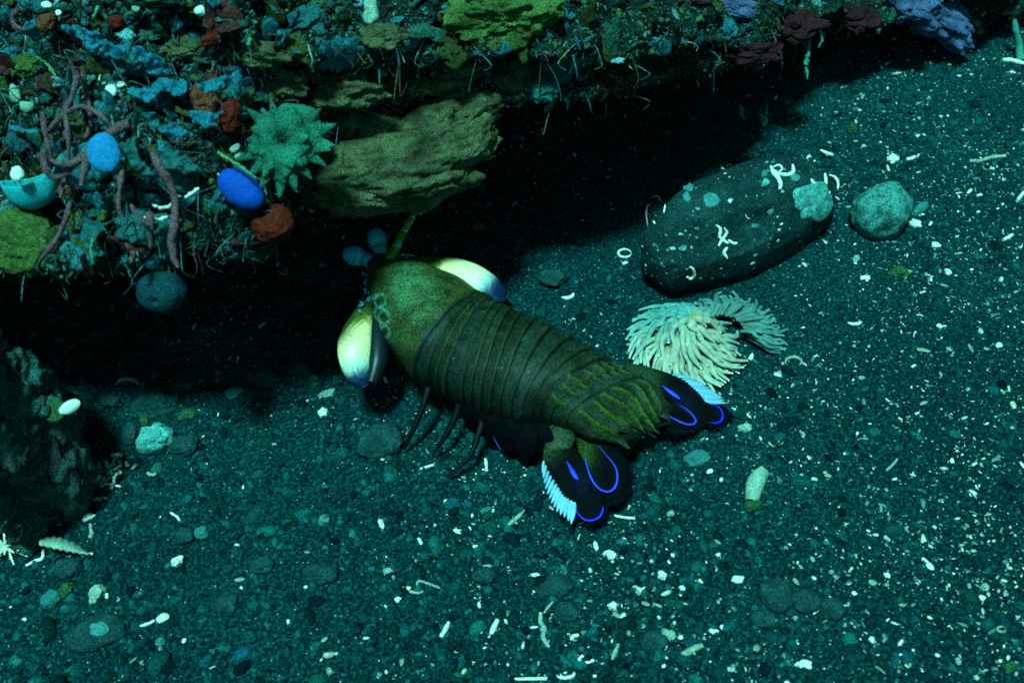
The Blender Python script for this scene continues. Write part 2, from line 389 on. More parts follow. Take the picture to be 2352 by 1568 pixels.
bvh_rock = BVHTree.FromPolygons(RV.tolist(), rockF.tolist()); bvh_sea = BVHTree.FromPolygons(seaV.tolist(), seaF.tolist())
def cast(px, py, what='both'):
    d = Vector(ray(px, py)); best = None
    for t, n in ((bvh_rock, 'rock'), (bvh_sea, 'sea')):
        if what not in ('both', n): continue
        h = t.ray_cast(Vector(CAMP), d)
        if h[0] is not None and (best is None or h[3] < best[3]): best = h
    if best is None: return W(px, py), np.array([0, 0, 1.])
    nn = np.array(best[1]); 
    if nn @ np.array(d) > 0: nn = -nn
    return np.array(best[0]), nn
def pxcm(P):      # photo pixels per cm at a place
    return FPX / float((np.asarray(P) - CAMP) @ FWD)
CAMAX = np.array([RGT, UPV, -FWD])
def rocket(px, py, off=0.0):
    """point off cm out of whatever the pixel sees, towards the viewer's side"""
    P_, n_ = cast(px, py); return P_ - ray(px, py) * off

# ------------------------------------------------------------------ scatter: grit, pebbles, chips
def icos(sub=0):
    t = (1 + 5 ** .5) / 2
    v = np.array([[-1, t, 0], [1, t, 0], [-1, -t, 0], [1, -t, 0], [0, -1, t], [0, 1, t], [0, -1, -t], [0, 1, -t], [t, 0, -1], [t, 0, 1], [-t, 0, -1], [-t, 0, 1]], float)
    v /= np.linalg.norm(v[0])
    f = np.array([[0, 11, 5], [0, 5, 1], [0, 1, 7], [0, 7, 10], [0, 10, 11], [1, 5, 9], [5, 11, 4], [11, 10, 2], [10, 7, 6], [7, 1, 8], [3, 9, 4], [3, 4, 2], [3, 2, 6], [3, 6, 8], [3, 8, 9], [4, 9, 5], [2, 4, 11], [6, 2, 10], [8, 6, 7], [9, 8, 1]])
    for _ in range(sub):
        vl = v.tolist(); cache = {}; nf = []
        def mid(a, b_):
            k = (min(a, b_), max(a, b_))
            if k not in cache:
                q = (np.array(vl[a]) + vl[b_]); q /= np.linalg.norm(q); vl.append(q.tolist()); cache[k] = len(vl) - 1
            return cache[k]
        for a, b_, c_ in f:
            ab, bc, ca = mid(a, b_), mid(b_, c_), mid(c_, a); nf += [[a, ab, ca], [b_, bc, ab], [c_, ca, bc], [ab, bc, ca]]
        v = np.array(vl); f = np.array(nf)
    return v, f
def scatter(C, size, cols, sub=0, flat=(0.5, 1.0), stretch=(0.6, 1.6), jitter=0.2, normals=None, tilt=0.35):
    bv, bf = icos(sub); n = len(C); k = len(bv)
    S = np.stack([RNG.uniform(*stretch, n), RNG.uniform(.6, 1, n), RNG.uniform(*flat, n)], 1)
    J = 1 + jitter * RNG.normal(0, 1, (n, k, 1)).clip(-2, 2)
    Vv = bv[None] * J * S[:, None, :] * size[:, None, None]
    a = RNG.uniform(0, 2 * np.pi, n); ca, sa = np.cos(a), np.sin(a)
    x_ = Vv[..., 0] * ca[:, None] - Vv[..., 1] * sa[:, None]; y_ = Vv[..., 0] * sa[:, None] + Vv[..., 1] * ca[:, None]; z_ = Vv[..., 2]
    if normals is None:
        normals = np.stack([RNG.normal(0, tilt, n), RNG.normal(0, tilt, n), np.ones(n)], 1)
    Nn = normals / np.linalg.norm(normals, axis=1, keepdims=True)
    X_ = np.cross(np.tile([0.1, 1, 0.05], (n, 1)), Nn); X_ /= np.linalg.norm(X_, axis=1, keepdims=True) + 1e-9; Y_ = np.cross(Nn, X_)
    Vw = x_[..., None] * X_[:, None] + y_[..., None] * Y_[:, None] + z_[..., None] * Nn[:, None] + C[:, None, :]
    F_ = bf[None] + (np.arange(n) * k)[:, None, None]
    return Vw.reshape(-1, 3), F_.reshape(-1, 3), np.repeat(cols, k, 0)
def ground_pts(n, y0=12, y1=58, wide=1.0):
    y_ = 12 + (y1 - 12) * RNG.random(n) ** 1.25; hw = (15.5 + (y_ - 12) * 0.46 + 2) * wide
    x_ = RNG.uniform(-1, 1, n) * hw; return x_, y_
def on_ground(x_, y_, sink): return np.stack([x_, y_, seabed_z(x_, y_) - sink], 1)
# dark gravel
x_, y_ = ground_pts(26000); P = np.stack([x_, y_, 0 * x_], 1)
keep = fbm(P, 7.0, 2, 71) * .7 + .55 + 0.25 * (x_ < 2) > RNG.random(len(x_)) * 1.1; x_, y_ = x_[keep], y_[keep]
s = np.exp(RNG.normal(-2.35, 0.45, len(x_))).clip(0.04, 0.34)
t = RNG.random((len(x_), 1)) ** 1.5; cols = (np.array([[.001, .012, .014]]) * (1 - t) + np.array([[.006, .105, .10]]) * t) * RNG.uniform(.7, 1.2, (len(x_), 1)) * RNG.uniform(.8, 1.15, (len(x_), 3))
V, F, Cc = scatter(on_ground(x_, y_, s * .25), s, cols, 1, (0.5, .9), (.8, 1.5), 0.11)
o = mesh('gravel', V, F, M['grit'], cols=Cc); o['kind'] = 'stuff'
# tiny pale shell grit
x_, y_ = ground_pts(34000); P = np.stack([x_, y_, 0 * x_], 1)
dens = 0.30 + 0.65 * fbm(P, 4.0, 3, 91) + 0.03 * (x_ - 2); keep = dens > RNG.random(len(x_)) * 1.1; x_, y_ = x_[keep], y_[keep]
s = np.exp(RNG.normal(-3.5, 0.52, len(x_))).clip(0.014, 0.11)
t = RNG.random((len(x_), 1)) ** 1.8; cols = np.array([[.04, .15, .13]]) * (1 - t) + np.array([[.80, .78, .62]]) * t
cols = cols * RNG.uniform(.85, 1.1, (len(x_), 3))
V, F, Cc = scatter(on_ground(x_, y_, -s * .1), s, cols, 0, (0.35, .8), (.8, 2.4), 0.16)
o = mesh('shell_grit', V, F, M['chip'], cols=Cc, smooth=False); o['kind'] = 'stuff'

# ------------------------------------------------------------------ the mantis shrimp
def WZ(px, py, z):
    px = np.asarray(px, float); py = np.asarray(py, float); z = np.asarray(z, float) * np.ones_like(px)
    d = FWD[None] + RGT[None] * ((px - 1176) / FPX)[:, None] - UPV[None] * ((py - 784) / FPX)[:, None]
    return CAMP[None] + d * ((z - CAM_H) / d[:, 2])[:, None]
GZ = float(zg(*W(1150, 900)[:2])[0])            # sand level under the animal
def WS(px, py, h): return WZ([px], [py], GZ + h)[0]
shrimp = thing('mantis_shrimp', 'olive green mantis shrimp with cream clubs and blue trimmed tail fan on black sand', 'mantis shrimp', W(1150, 900))
M['shell'] = pigment('shrimp_shell', 0.55, 0.62, 18.0, 0.35, 8.0, 0.03, 0.12, mott=0.6, mscale=1.8)
M['club'] = pigment('club_shell', 0.4, 0.30, 20.0, 0.15, 9.0, 0.02, 0.2, mott=0.12, mscale=2.5)
M['dark_membrane'] = pigment('dark_membrane', 0.8, 0.6, 16.0, 0.4, 7.0, 0.03, 0.04, mott=0.35, mscale=3.0)
M['bright'] = pigment('bright_pigment', 0.5, 0.25, 22.0, 0.2, 9.0, 0.02, 0.2, mott=0.1, mscale=3.0)
# rings from rostral plate to telson: left edge px, right edge px, height of the edge, rise of the back, depth of the flank
RG = [((849, 583), (906, 589), 3.0, .10, .12), ((845, 603), (913, 597), 3.0, .16, .2), ((842, 632), (938, 606), 2.9, .45, .4), ((845, 680), (983, 618), 2.75, .85, .6),
      ((858, 727), (1022, 640), 2.6, 1.15, .7), ((893, 787), (1068, 664), 2.45, 1.45, .8), ((950, 858), (1116, 704), 2.3, 1.62, .9),
      ((983, 868), (1124, 706), 2.2, 1.62, .9), ((1003, 880), (1128, 708), 2.2, 1.60, .9), ((1022, 892), (1134, 710), 2.2, 1.58, .9), ((1062, 908), (1150, 720), 2.2, 1.58, .9),
      ((1103, 926), (1180, 733), 2.15, 1.55, 1.0), ((1148, 942), (1238, 755), 2.1, 1.52, 1.0), ((1196, 955), (1320, 796), 2.0, 1.45, 1.0), ((1238, 950), (1406, 846), 1.9, 1.3, .9),
      ((1262, 962), (1446, 868), 1.8, 1.05, .8), ((1298, 972), (1478, 880), 1.75, .85, .5), ((1345, 1002), (1518, 896), 1.6, .62, .35), ((1398, 1012), (1534, 938), 1.45, .38, .22), ((1422, 1010), (1532, 962), 1.4, .22, .14)]
SEG0, SEG1 = 6, 16
Lw = np.array([WS(*r[0], r[2]) for r in RG]); Rw = np.array([WS(*r[1], r[2]) for r in RG]); TD = np.array([[r[3], r[4]] for r in RG])
st = []
for k in range(len(RG) - 1):
    n = 16 if k < SEG0 else (34 if k >= 13 else 24)
    for f in np.arange(n) / n: st.append((k, f))
st.append((len(RG) - 2, 1.0)); st = np.array(st)
tt = st[:, 0] + st[:, 1]
Lc, Rc, Td = cat_t(Lw, tt), cat_t(Rw, tt), cat_t(TD, tt)
NA = 132
top_n = 100
a = np.linspace(0, np.pi, top_n)
lat = -np.cos(a); up = np.sin(a) ** 0.85
flank = np.linspace(0, 1, 9)[1:]
lat_all = np.concatenate([lat, 1 - 0.10 * flank ** 1.5, np.linspace(.8, -.8, NA - top_n - 16), -(1 - 0.10 * flank[::-1] ** 1.5)])
up_all = np.concatenate([up, -flank, np.full(NA - top_n - 16, -1.05), -flank[::-1]])
u_all = lat_all.copy()
V = []; C_ = []
OL = np.array([.052, .082, .020]); OLD = np.array([.017, .033, .012]); EDGE = np.array([.075, .13, .010]); DK = np.array([.001, .003, .002]); PALE = np.array([.07, .22, .09])
spots = [((935 - 0, 640), 34, .9), ((968, 652), 22, .6), ((912, 664), 15, .4), ((925, 690), 22, .8), ((985, 700), 26, .5), ((900, 775), 12, .5), ((950, 730), 20, .35)]
for s_, (k, f) in enumerate(st):
    k = int(k); Cn = (Lc[s_] + Rc[s_]) / 2; Rv = (Rc[s_] - Lc[s_]) / 2; hh, dd = Td[s_]
    seg = SEG0 <= k < SEG1
    sc_ = 1.0; 
    if seg and 10 <= k < 14: f0_ = f; f = (f * 2) % 1 if f < 1 else 1
    if seg: sc_ = 0.955 + 0.055 * f ** 0.8 + (0.020 if f > .84 else 0)
    if seg and f == 0: sc_ = 0.925
    if k == SEG0 - 1: sc_ = 1 + 0.035 * max(0, f - .6) / .4
    if k >= SEG1: sc_ = 0.98
    fw = np.gradient((Lc + Rc) / 2, axis=0)[s_]; fw = unit(fw * [1, 1, 0])
    upw = np.where(up_all > 0, up_all * hh, up_all * dd)
    cols = np.tile(OLD * (1 + .25 * math.sin(k * 2.7)), (NA, 1))
    # arched cross ridge along every rear rim, keels on the last plates
    ridge = np.zeros(NA); 
    if k in (14, 15): 
        w_ = np.sin(np.pi * np.clip((tt[s_] - 14.15) / 1.6, 0, 1)) ** .6
        for u0, g0 in ((-.80, 1), (-.52, .8), (-.27, 1.1), (.06, 1.1), (.33, .7), (.55, .9), (.78, .8)): ridge += g0 * w_ * .13 * np.exp(-((u_all - u0) / .045) ** 2)
    if k >= 16:
        w_ = np.sin(np.pi * np.clip((tt[s_] - 16.1) / 2.75, 0.0, 1)) ** .5
        for u0, g0 in ((-.80, .9), (-.44, .8), (-.14, 1.3), (.16, 1.1), (.46, .7), (.74, .8)): ridge += g0 * w_ * .20 * np.exp(-((u_all - u0 - .03 * math.sin(tt[s_] * 3 + u0 * 5)) / .055) ** 2)
    ridge = ridge * (up_all > 0)
    if k < SEG0:
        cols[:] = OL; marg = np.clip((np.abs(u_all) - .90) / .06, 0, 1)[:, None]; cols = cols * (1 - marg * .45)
        if f > .8 and k == SEG0 - 1: cols = cols * .8
    else:
        fr = st[s_][1]
        if seg:
            if 10 <= k < 14: fr = (fr * 2) % 1; 
            rim = 1.0 if fr > .90 else 0.0; gro = 1.0 if fr < (.11 if k not in (10, 11, 12, 13) else .15) else 0
            cols = cols * (1 - rim * .6) + EDGE * .6 * rim * .6
            if gro: cols[:] = DK
            bl = np.array([.008, .040, .042]); tq = np.clip(np.sin(tt[s_] * 2.1) * .15 + .18, 0, 1); cols = cols * (1 - tq) + bl * tq if not gro else cols
    rr_ = np.clip(ridge / .12, 0, 1)[:, None]; cols = cols * (1 - rr_ * .8) + (EDGE * .9) * rr_ * .8
    Pn = Cn[None] + Rv[None] * (lat_all * sc_)[:, None] + np.array([0, 0, 1.])[None] * ((upw + (sc_ - 1) * 2.2 * (up_all > 0) * up_all + ridge))[:, None]
    if k >= 18 or (k == 17 and f > .5):   # toothed rear edge of the telson
        e = np.clip((tt[s_] - 17.5) / 1.5, 0, 1) ** 2
        tri = np.abs(((u_all * 2.5 + .5) % 1) - .5) * 2 * (.75 + .35 * np.sin(u_all * 5 + 1))
        Pn = Pn + fw[None] * (e * 0.75 * (tri - .3) ** 1 * (np.abs(u_all) < 1))[:, None]
    if k < 2:   # squared head plate with pointed middle
        Pn = Pn
    if seg or k >= SEG1:
        Pn = Pn + np.array([0, 0, 1.]) * (.035 * fbm(Pn, .5, 3, 23) * (up_all > 0))[:, None]
        sp_ = np.clip(fbm(Pn, .22, 2, 29) - .95, 0, .3)[:, None] / .3; cols = cols * (1 - sp_) + np.array([.08, .22, .20]) * sp_
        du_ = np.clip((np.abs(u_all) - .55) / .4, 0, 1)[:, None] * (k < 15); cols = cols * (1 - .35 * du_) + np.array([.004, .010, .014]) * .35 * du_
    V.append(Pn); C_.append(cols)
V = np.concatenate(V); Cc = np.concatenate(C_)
# pale and dark blotches that belong to the carapace pattern
def px_of(P):
    q = P - CAMP; d = q @ FWD; return 1176 + FPX * (q @ RGT) / d, 784 - FPX * (q @ UPV) / d
qx, qy = px_of(V); isc = np.repeat(tt < SEG0 - .05, NA)
for (sx_, sy_), r_, w_ in spots:
    g_ = np.exp(-(((qx - sx_) ** 2 + (qy - sy_) ** 2) / r_ ** 2)) * w_ * isc; Cc = Cc * (1 - g_[:, None]) + PALE * g_[:, None]
for (sx_, sy_), r_, w_ in [((862, 700), 10, 1), ((872, 722), 9, 1), ((860, 745), 9, 1), ((882, 728), 8, .9), ((884, 762), 7, .9), ((1028, 671), 7, .8), ((873, 690), 8, .8)]:
    d_ = np.sqrt((qx - sx_) ** 2 + ((qy - sy_) * .8) ** 2); ring = np.exp(-((d_ - r_ * 1.5) / 3) ** 2) * w_ * .8 * isc * (sx_ < 900)
    Cc = Cc * (1 - ring[:, None]) + np.array([.09, .34, .22]) * ring[:, None]
    g_ = (1 / (1 + np.exp((d_ - r_) / 1.2))) * w_ * isc; Cc = Cc * (1 - g_[:, None]) + np.array([.006, .018, .004]) * g_[:, None]
n_ = len(V); ns_ = len(st)
V = np.vstack([V, V[:NA].mean(0), V[(ns_ - 1) * NA:ns_ * NA].mean(0)]); Cc = np.vstack([Cc, [OL], [OLD]])
j = np.arange(NA); j2 = (j + 1) % NA
F = [gridF(ns_, NA, close_v=True), np.concatenate([np.stack([j2, j, np.full(NA, n_)], 1), np.stack([(ns_ - 1) * NA + j, (ns_ - 1) * NA + j2, np.full(NA, n_ + 1)], 1)])]
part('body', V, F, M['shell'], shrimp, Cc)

def plate(outline, hfun, thick, colfun, n=110, rings=12, wob=0.0):
    P = np.array(outline, float); P = np.vstack([P, P[:1]]); c0 = P[:-1].mean(0)
    t_ = np.linspace(0, len(P) - 1, n, endpoint=False); i = t_.astype(int); f = (t_ - i)[:, None]; m_ = len(P) - 1
    g = lambda q: P[q % m_]
    a_, b_, c_, d_ = g(i - 1), g(i), g(i + 1), g(i + 2)
    O = 0.5 * (2 * b_ + (c_ - a_) * f + (2 * a_ - 5 * b_ + 4 * c_ - d_) * f ** 2 + (3 * b_ - a_ - 3 * c_ + d_) * f ** 3)
    rs = np.linspace(0, 1, rings) ** .8
    Vt, Vb, Q = [], [], []
    for r in rs:
        q = c0 + (O - c0) * r; h_ = hfun(q[:, 0], q[:, 1]); th = thick * (1 - r ** 2) ** .5
        Vt.append(WZ(q[:, 0], q[:, 1], GZ + h_ + th * .8)); Q.append(q)
        Pb = WZ(q[:, 0], q[:, 1], GZ + h_); Pb[:, 2] -= th * .6 + .012; Vb.append(Pb)
    V_ = np.concatenate(Vt + Vb[::-1][0:]); Q = np.concatenate(Q + Q[::-1]); cols = colfun(Q[:, 0], Q[:, 1])
    return V_, [gridF(2 * rings, n, close_v=True)], cols
def tz(pts):     # coordinates read in the enlarged tail view -> photo pixels
    return [(1171.7 + .2879 * x_, 781.1 + .2879 * y_) for x_, y_ in pts]
NAVY = np.array([.0012, .0022, .004]); CYB = np.array([.16, .34, .46]); BLUE = np.array([.005, .016, .80]); BLUE2 = np.array([.008, .05, .85])
def lines(pts, h, r, col, mat, name, root, top=None, sub=None, tap=True):
    hf = h if callable(h) else (lambda x_, y_: np.full(len(x_), h))
    q = catmull(np.array(pts, float), len(pts) * 8); P = WZ(q[:, 0], q[:, 1], GZ + hf(q[:, 0], q[:, 1]))
    rad = [r * .15, r * .6, r, r * 1.05, r * .9, r * .3] if tap else [r] * 3
    V_, F_ = tube(P, rad, n=len(P), ns=8, flat=.6)
    return part(name, V_, F_, mat, root, np.tile(col, (len(V_), 1)) * (.55 + .45 * np.clip(1 + fbm(V_, .5, 2, 5), 0, 1))[:, None], top=top)
def uropod(side):
    L_ = side == 'l'
    if L_:
        hf = lambda x_, y_: np.clip(1.35 - (y_ - 970) / 240 * .85, .35, 1.4)
        base = [(290, 640), (400, 640), (485, 690), (520, 780), (480, 860), (400, 880), (310, 890), (275, 800)]
        exo = [(290, 830), (262, 900), (262, 990), (290, 1080), (345, 1170), (400, 1245), (500, 1310), (540, 1390), (640, 1450), (735, 1400), (765, 1290), (690, 1130), (600, 980), (520, 860), (400, 820)]
        endo = [(530, 770), (640, 770), (760, 800), (880, 880), (950, 1000), (955, 1130), (900, 1250), (800, 1290), (690, 1240), (620, 1120), (580, 980), (540, 870)]  # dark blade shape takes in its membrane margin and the shadow beside it
        inner = [(268, 960), (300, 1030), (335, 1095), (372, 1150), (400, 1200), (425, 1240), (465, 1265), (512, 1290)]
        outer = [(258, 1060), (270, 1130), (288, 1205), (315, 1270), (345, 1330), (388, 1385), (440, 1420), (487, 1465)]
        stripe = [(452, 965), (490, 1030), (518, 1080), (542, 1112)]; arc = [(515, 1318), (545, 1385), (595, 1428), (650, 1435), (712, 1408), (738, 1360), (742, 1325)]
        loop = [(708, 845), (775, 925), (825, 985), (853, 1050), (852, 1130), (825, 1185), (780, 1207), (722, 1190), (672, 1140), (635, 1070), (612, 1000), (600, 940)]
        og = (600, 880, 90, 150)
    else:
        hf = lambda x_, y_: np.clip(1.45 - (x_ - 1460) / 220 * .65, .6, 1.5)
        base = [(900, 200), (1040, 195), (1140, 230), (1200, 320), (1180, 420), (1080, 430), (960, 330)]
        exo = [(1060, 215), (1180, 235), (1320, 285), (1440, 350), (1520, 430), (1560, 490), (1680, 520), (1755, 590), (1740, 660), (1640, 695), (1500, 640), (1360, 560), (1220, 450), (1110, 340)]
        endo = [(1080, 430), (1250, 440), (1400, 510), (1490, 590), (1520, 670), (1440, 720), (1300, 720), (1180, 690), (1110, 600), (1060, 510)]
        inner = [(1290, 275), (1360, 305), (1405, 335), (1440, 365), (1475, 395), (1505, 425), (1530, 455), (1548, 485)]
        outer = [(1400, 280), (1480, 308), (1545, 345), (1595, 380), (1640, 415), (1672, 440), (1697, 462), (1720, 500)]
        stripe = [(1215, 362), (1265, 402), (1310, 435), (1355, 468)]; arc = [(1590, 512), (1640, 520), (1680, 550), (1697, 600), (1685, 640), (1645, 660), (1600, 658)]
        loop = [(1345, 512), (1400, 545), (1445, 585), (1480, 635), (1468, 665), (1425, 672), (1385, 662), (1310, 628), (1240, 585)]
        og = (1150, 480, 110, 120)
    ux, uy = tz([og[:2]])[0]
    def cexo(x_, y_):
        bx, by = tz([(300, 880) if L_ else (1120, 300)])[0]
        g_ = np.exp(-(((x_ - bx) / 26) ** 2 + ((y_ - by) / 24) ** 2))[:, None]; sx_, sy_ = tz([(560, 1150) if L_ else (1400, 490)])[0]
        b2 = np.exp(-(((x_ - sx_) / 22) ** 2 + ((y_ - sy_) / 30) ** 2))[:, None] * .6
        c_ = NAVY * (1 - g_) + np.array([.025, .05, .014]) * g_; return c_ * (1 - b2) + np.array([.004, .009, .03]) * b2
    def cendo(x_, y_):
        g_ = np.exp(-(((x_ - ux) / (og[2] * .26)) ** 2 + ((y_ - uy) / (og[3] * .26)) ** 2))[:, None] * (.75 + .25 * np.sin((x_ - .55 * y_) * .9))[:, None]
        return NAVY * .7 * (1 - g_) + np.array([.045, .085, .010]) * g_
    up_ = None
    root = shrimp
    V1, F1, C1 = plate(tz(base), lambda x_, y_: hf(x_, y_) - .05, .16, lambda x_, y_: np.tile([.022, .055, .020], (len(x_), 1)))
    tf = part('tail_fin', V1, F1, M['shell'], shrimp, C1)
    for nm, ol, cf, dz in (('outer_blade', exo, cexo, -.06), ('inner_blade', endo, cendo, -.16)):
        V1, F1, C1 = plate(tz(ol), lambda x_, y_: hf(x_, y_) + dz + .02 * np.sin((x_ * (1 if L_ else .45) - y_ * (.35 if L_ else 1)) * .9), .13, cf); part(nm, V1, F1, M['dark_membrane'], tf, C1, top=shrimp)
    # plume of flattened spines along the outer blade
    I = catmull(np.array(tz(inner)), 13); O = catmull(np.array(tz(outer)), 13); pcs = []
    for k in range(13):
        pa, pb = I[k], O[k]; sz = np.linspace(.6, 1.25, 13)[k]
        q = np.array([pa, pa * .6 + pb * .4, pb]); P = WZ(q[:, 0], q[:, 1], GZ + hf(q[:, 0], q[:, 1]) + .02)
        V1, F1 = tube(P, [.04 * sz, .085 * sz, .075 * sz, .018], n=12, ns=8, flat=.35, squash_dir=(0, 0, 1)); pcs.append((V1, F1, CYB * RNG.uniform(.8, 1.1)))
    hair = []
    for ol in (exo, endo):
        q_ = np.array(tz(ol)); c0_ = q_.mean(0); q_ = np.vstack([q_, q_[:1]]); tq = np.linspace(0, len(q_) - 1, 150); qq = np.stack([np.interp(tq, np.arange(len(q_)), q_[:, k2]) for k2 in (0, 1)], 1)
        far_ = np.array([.3, 1.]) if L_ else np.array([1., .35])
        for p_ in qq:
            o_ = unit(p_ - c0_)
            if o_ @ unit(far_) < .15: continue
            e_ = p_ + (o_ + RNG.normal(0, .15, 2)) * RNG.uniform(6, 13); p_ = p_ - o_ * 4; P_ = WZ([p_[0], e_[0]], [p_[1], e_[1]], GZ + hf(np.array([p_[0], e_[0]]), np.array([p_[1], e_[1]])) - [.08, .12]); hair.append((*tube([P_[0], P_[0] * .5 + P_[1] * .5, P_[1]], [.03, .03, .015], n=4, ns=5), NAVY * 2))
    Vh, Fh, Ch = join(hair); part('hair_fringe', Vh, Fh, M['dark_membrane'], tf, Ch, top=shrimp)
    V1, F1, C1 = join(pcs); part('fringe', V1, F1, M['bright'], tf, C1, top=shrimp)
    hz = lambda x_, y_: hf(x_, y_) + .07
    lines(tz(stripe), hz, .085, BLUE2, M['bright'], 'blue_stripe', tf, top=shrimp)
    lines(tz(arc), hz, .04, BLUE, M['bright'], 'blue_edge', tf, top=shrimp, tap=True)
    lines(tz(loop), lambda x_, y_: hf(x_, y_) + (.03), .04, BLUE2, M['bright'], 'blue_edge', tf, top=shrimp)
uropod('l'); uropod('r')
# raptorial clubs
def club(axis, rads, dark_axis, dark_r, colf, lo):
    P = np.array([WS(*a_) for a_ in axis]); V1, F1 = tube(P, rads, n=44, ns=40, flat=.74)
    q_x, q_y = px_of(V1); return part('club', V1, F1, M['club'], shrimp, colf(q_x, q_y))
def grad(t_, stops):
    xs = [s_[0] for s_ in stops]; return np.stack([np.interp(t_, xs, [s_[1][k] for s_ in stops]) for k in range(3)], -1)
CREAM = (.92, .66, .26); NV = (.003, .012, .045); OLV = (.022, .055, .008)
def cl_left(x_, y_):
    t_ = y_ + .32 * (x_ - 815) + 5 * np.sin(x_ * 1.9)
    return grad(t_, [(715, OLV), (738, (.10, .13, .015)), (754, CREAM), (815, (.92, .70, .36)), (842, (.40, .50, .36)), (862, (.02, .07, .12)), (878, NV)])
def cl_right(x_, y_):
    t_ = x_ + .75 * (y_ - 640) + 4 * np.sin(y_ * 1.7)
    return grad(t_, [(965, OLV), (982, (.10, .13, .015)), (1000, CREAM), (1095, (.92, .72, .40)), (1122, (.32, .44, .36)), (1142, (.02, .06, .12)), (1158, NV)])
c1 = club([(848, 690, 2.7), (833, 725, 2.6), (816, 790, 2.3), (824, 850, 1.9), (843, 888, 1.6)], [.22, .38, .62, .55, .24], None, None, cl_left, 0)
P = np.array([WS(862, 715, 2.5), WS(868, 770, 2.25), WS(867, 830, 1.95), WS(852, 882, 1.7)]); V1, F1 = tube(P, [.12, .34, .40, .2], n=30, ns=24)
part('folded_finger', V1, F1, M['club'], c1, np.tile([.002, .008, .010], (len(V1), 1)), top=shrimp)
c2 = club([(940, 600, 2.9), (985, 603, 2.95), (1062, 628, 2.8), (1122, 664, 2.6), (1148, 700, 2.4)], [.18, .32, .62, .60, .26], None, None, cl_right, 0)
P = np.array([WS(1030, 670, 2.3), WS(1090, 700, 2.2), WS(1150, 718, 2.0)]); V1, F1 = tube(P, [.2, .34, .18], n=24, ns=20)
part('folded_finger', V1, F1, M['club'], c2, np.tile([.002, .006, .012], (len(V1), 1)), top=shrimp)
# eyes on short stalks
for (ex, ey, hh_), (bx, by), axd in (((815, 587, 3.1), (846, 598), (.82, .35, .2)), ((866, 551, 3.2), (874, 583), (.25, .95, .1))):
    Cn = WS(ex, ey, hh_); B_ = WS(bx, by, 2.9); ax = unit(B_ - Cn); r_ = .42
    V1, F1 = blob(Cn, (r_ * .9, r_ * .9, r_ * 1.12), frame_to(ax), amp=.02, seed=3, nu=36, nv=30, fn=lambda D: -.10 * np.exp(-((D[:, 2] - .25) / .05) ** 2))
    D = (V1 - Cn) @ ax / r_; colr = np.where(np.abs(D - .28)[:, None] < .07, [[.14, .50, .50]], [[.06, .32, .38]])
    e_ = part('eye', V1, F1, M['club'], shrimp, colr)
    V1, F1 = tube([Cn + ax * .3, (Cn + B_) / 2, B_ + ax * .15], [.34, .30, .24], n=12, ns=16); part('eyestalk', V1, F1, M['club'], e_, np.tile([.06, .30, .36], (len(V1), 1)), top=shrimp)
# antennae
def banded(pts, rr, bands, name):
    P = np.array([WS(*q) for q in pts]); V1, F1 = tube(P, rr, n=60, ns=12); k = np.repeat(np.linspace(0, 1, 60), 12); k = np.concatenate([k, [0, 1]])
    w_ = (np.sin(k * bands * 2 * np.pi) > .72)[:, None]; cols = np.where(w_, [[.20, .6, .5]], [[.22, .32, .02]]); return part(name, V1, F1, M['shell'], shrimp, cols)
banded([(898, 596, 3.1), (908, 572, 3.4), (925, 535, 3.7), (942, 508, 4.0), (957, 484, 4.2)], [.19, .17, .15, .12, .09], 4, 'antenna')
banded([(957, 484, 4.2), (985, 462, 4.4), (1030, 440, 4.6), (1090, 425, 4.8)], [.05, .035, .03, .02], 6, 'antenna')
banded([(905, 595, 3.0), (930, 585, 3.2), (960, 590, 3.0)], [.08, .06, .03], 3, 'antenna')
# little pale blue bristles beside the head
pcs = []
for (x0, y0, x1, y1, n) in ((846, 606, 838, 660, 22), (838, 660, 850, 690, 10), (935, 600, 990, 606, 20), (838, 690, 825, 712, 8), (905, 590, 912, 600, 6)):
    for k in range(n):
        t_ = k / n; cx = x0 + (x1 - x0) * t_ + RNG.normal(0, 3); cy = y0 + (y1 - y0) * t_ + RNG.normal(0, 3); P0 = WS(cx, cy, 3.0)
        d_ = unit(RNG.normal(0, 1, 3) + [-.3 if x0 < 880 else .3, .3, .6]); V1, F1 = tube([P0 - d_ * .05, P0 + d_ * RNG.uniform(.06, .16)], [.028, .02, .012], n=4, ns=5)
        pcs.append((V1, F1, np.array([.12, .42, .62]) * RNG.uniform(.4, 1.2)))
    V1, F1, C1 = join(pcs); part('bristle_tuft', V1, F1, M['bright'], shrimp, C1); pcs = []
# small scales beside the head
for ol in ([(846, 640), (838, 665), (842, 700), (838, 720), (828, 712), (826, 690), (834, 660)], [(930, 600), (965, 598), (992, 606), (1000, 618), (960, 612)]):
    V1, F1, C1 = plate(ol, lambda x_, y_: np.full(len(x_), 2.75), .14, lambda x_, y_: np.tile([.010, .05, .055], (len(x_), 1)), n=40, rings=5); part('antennal_scale', V1, F1, M['shell'], shrimp, C1)
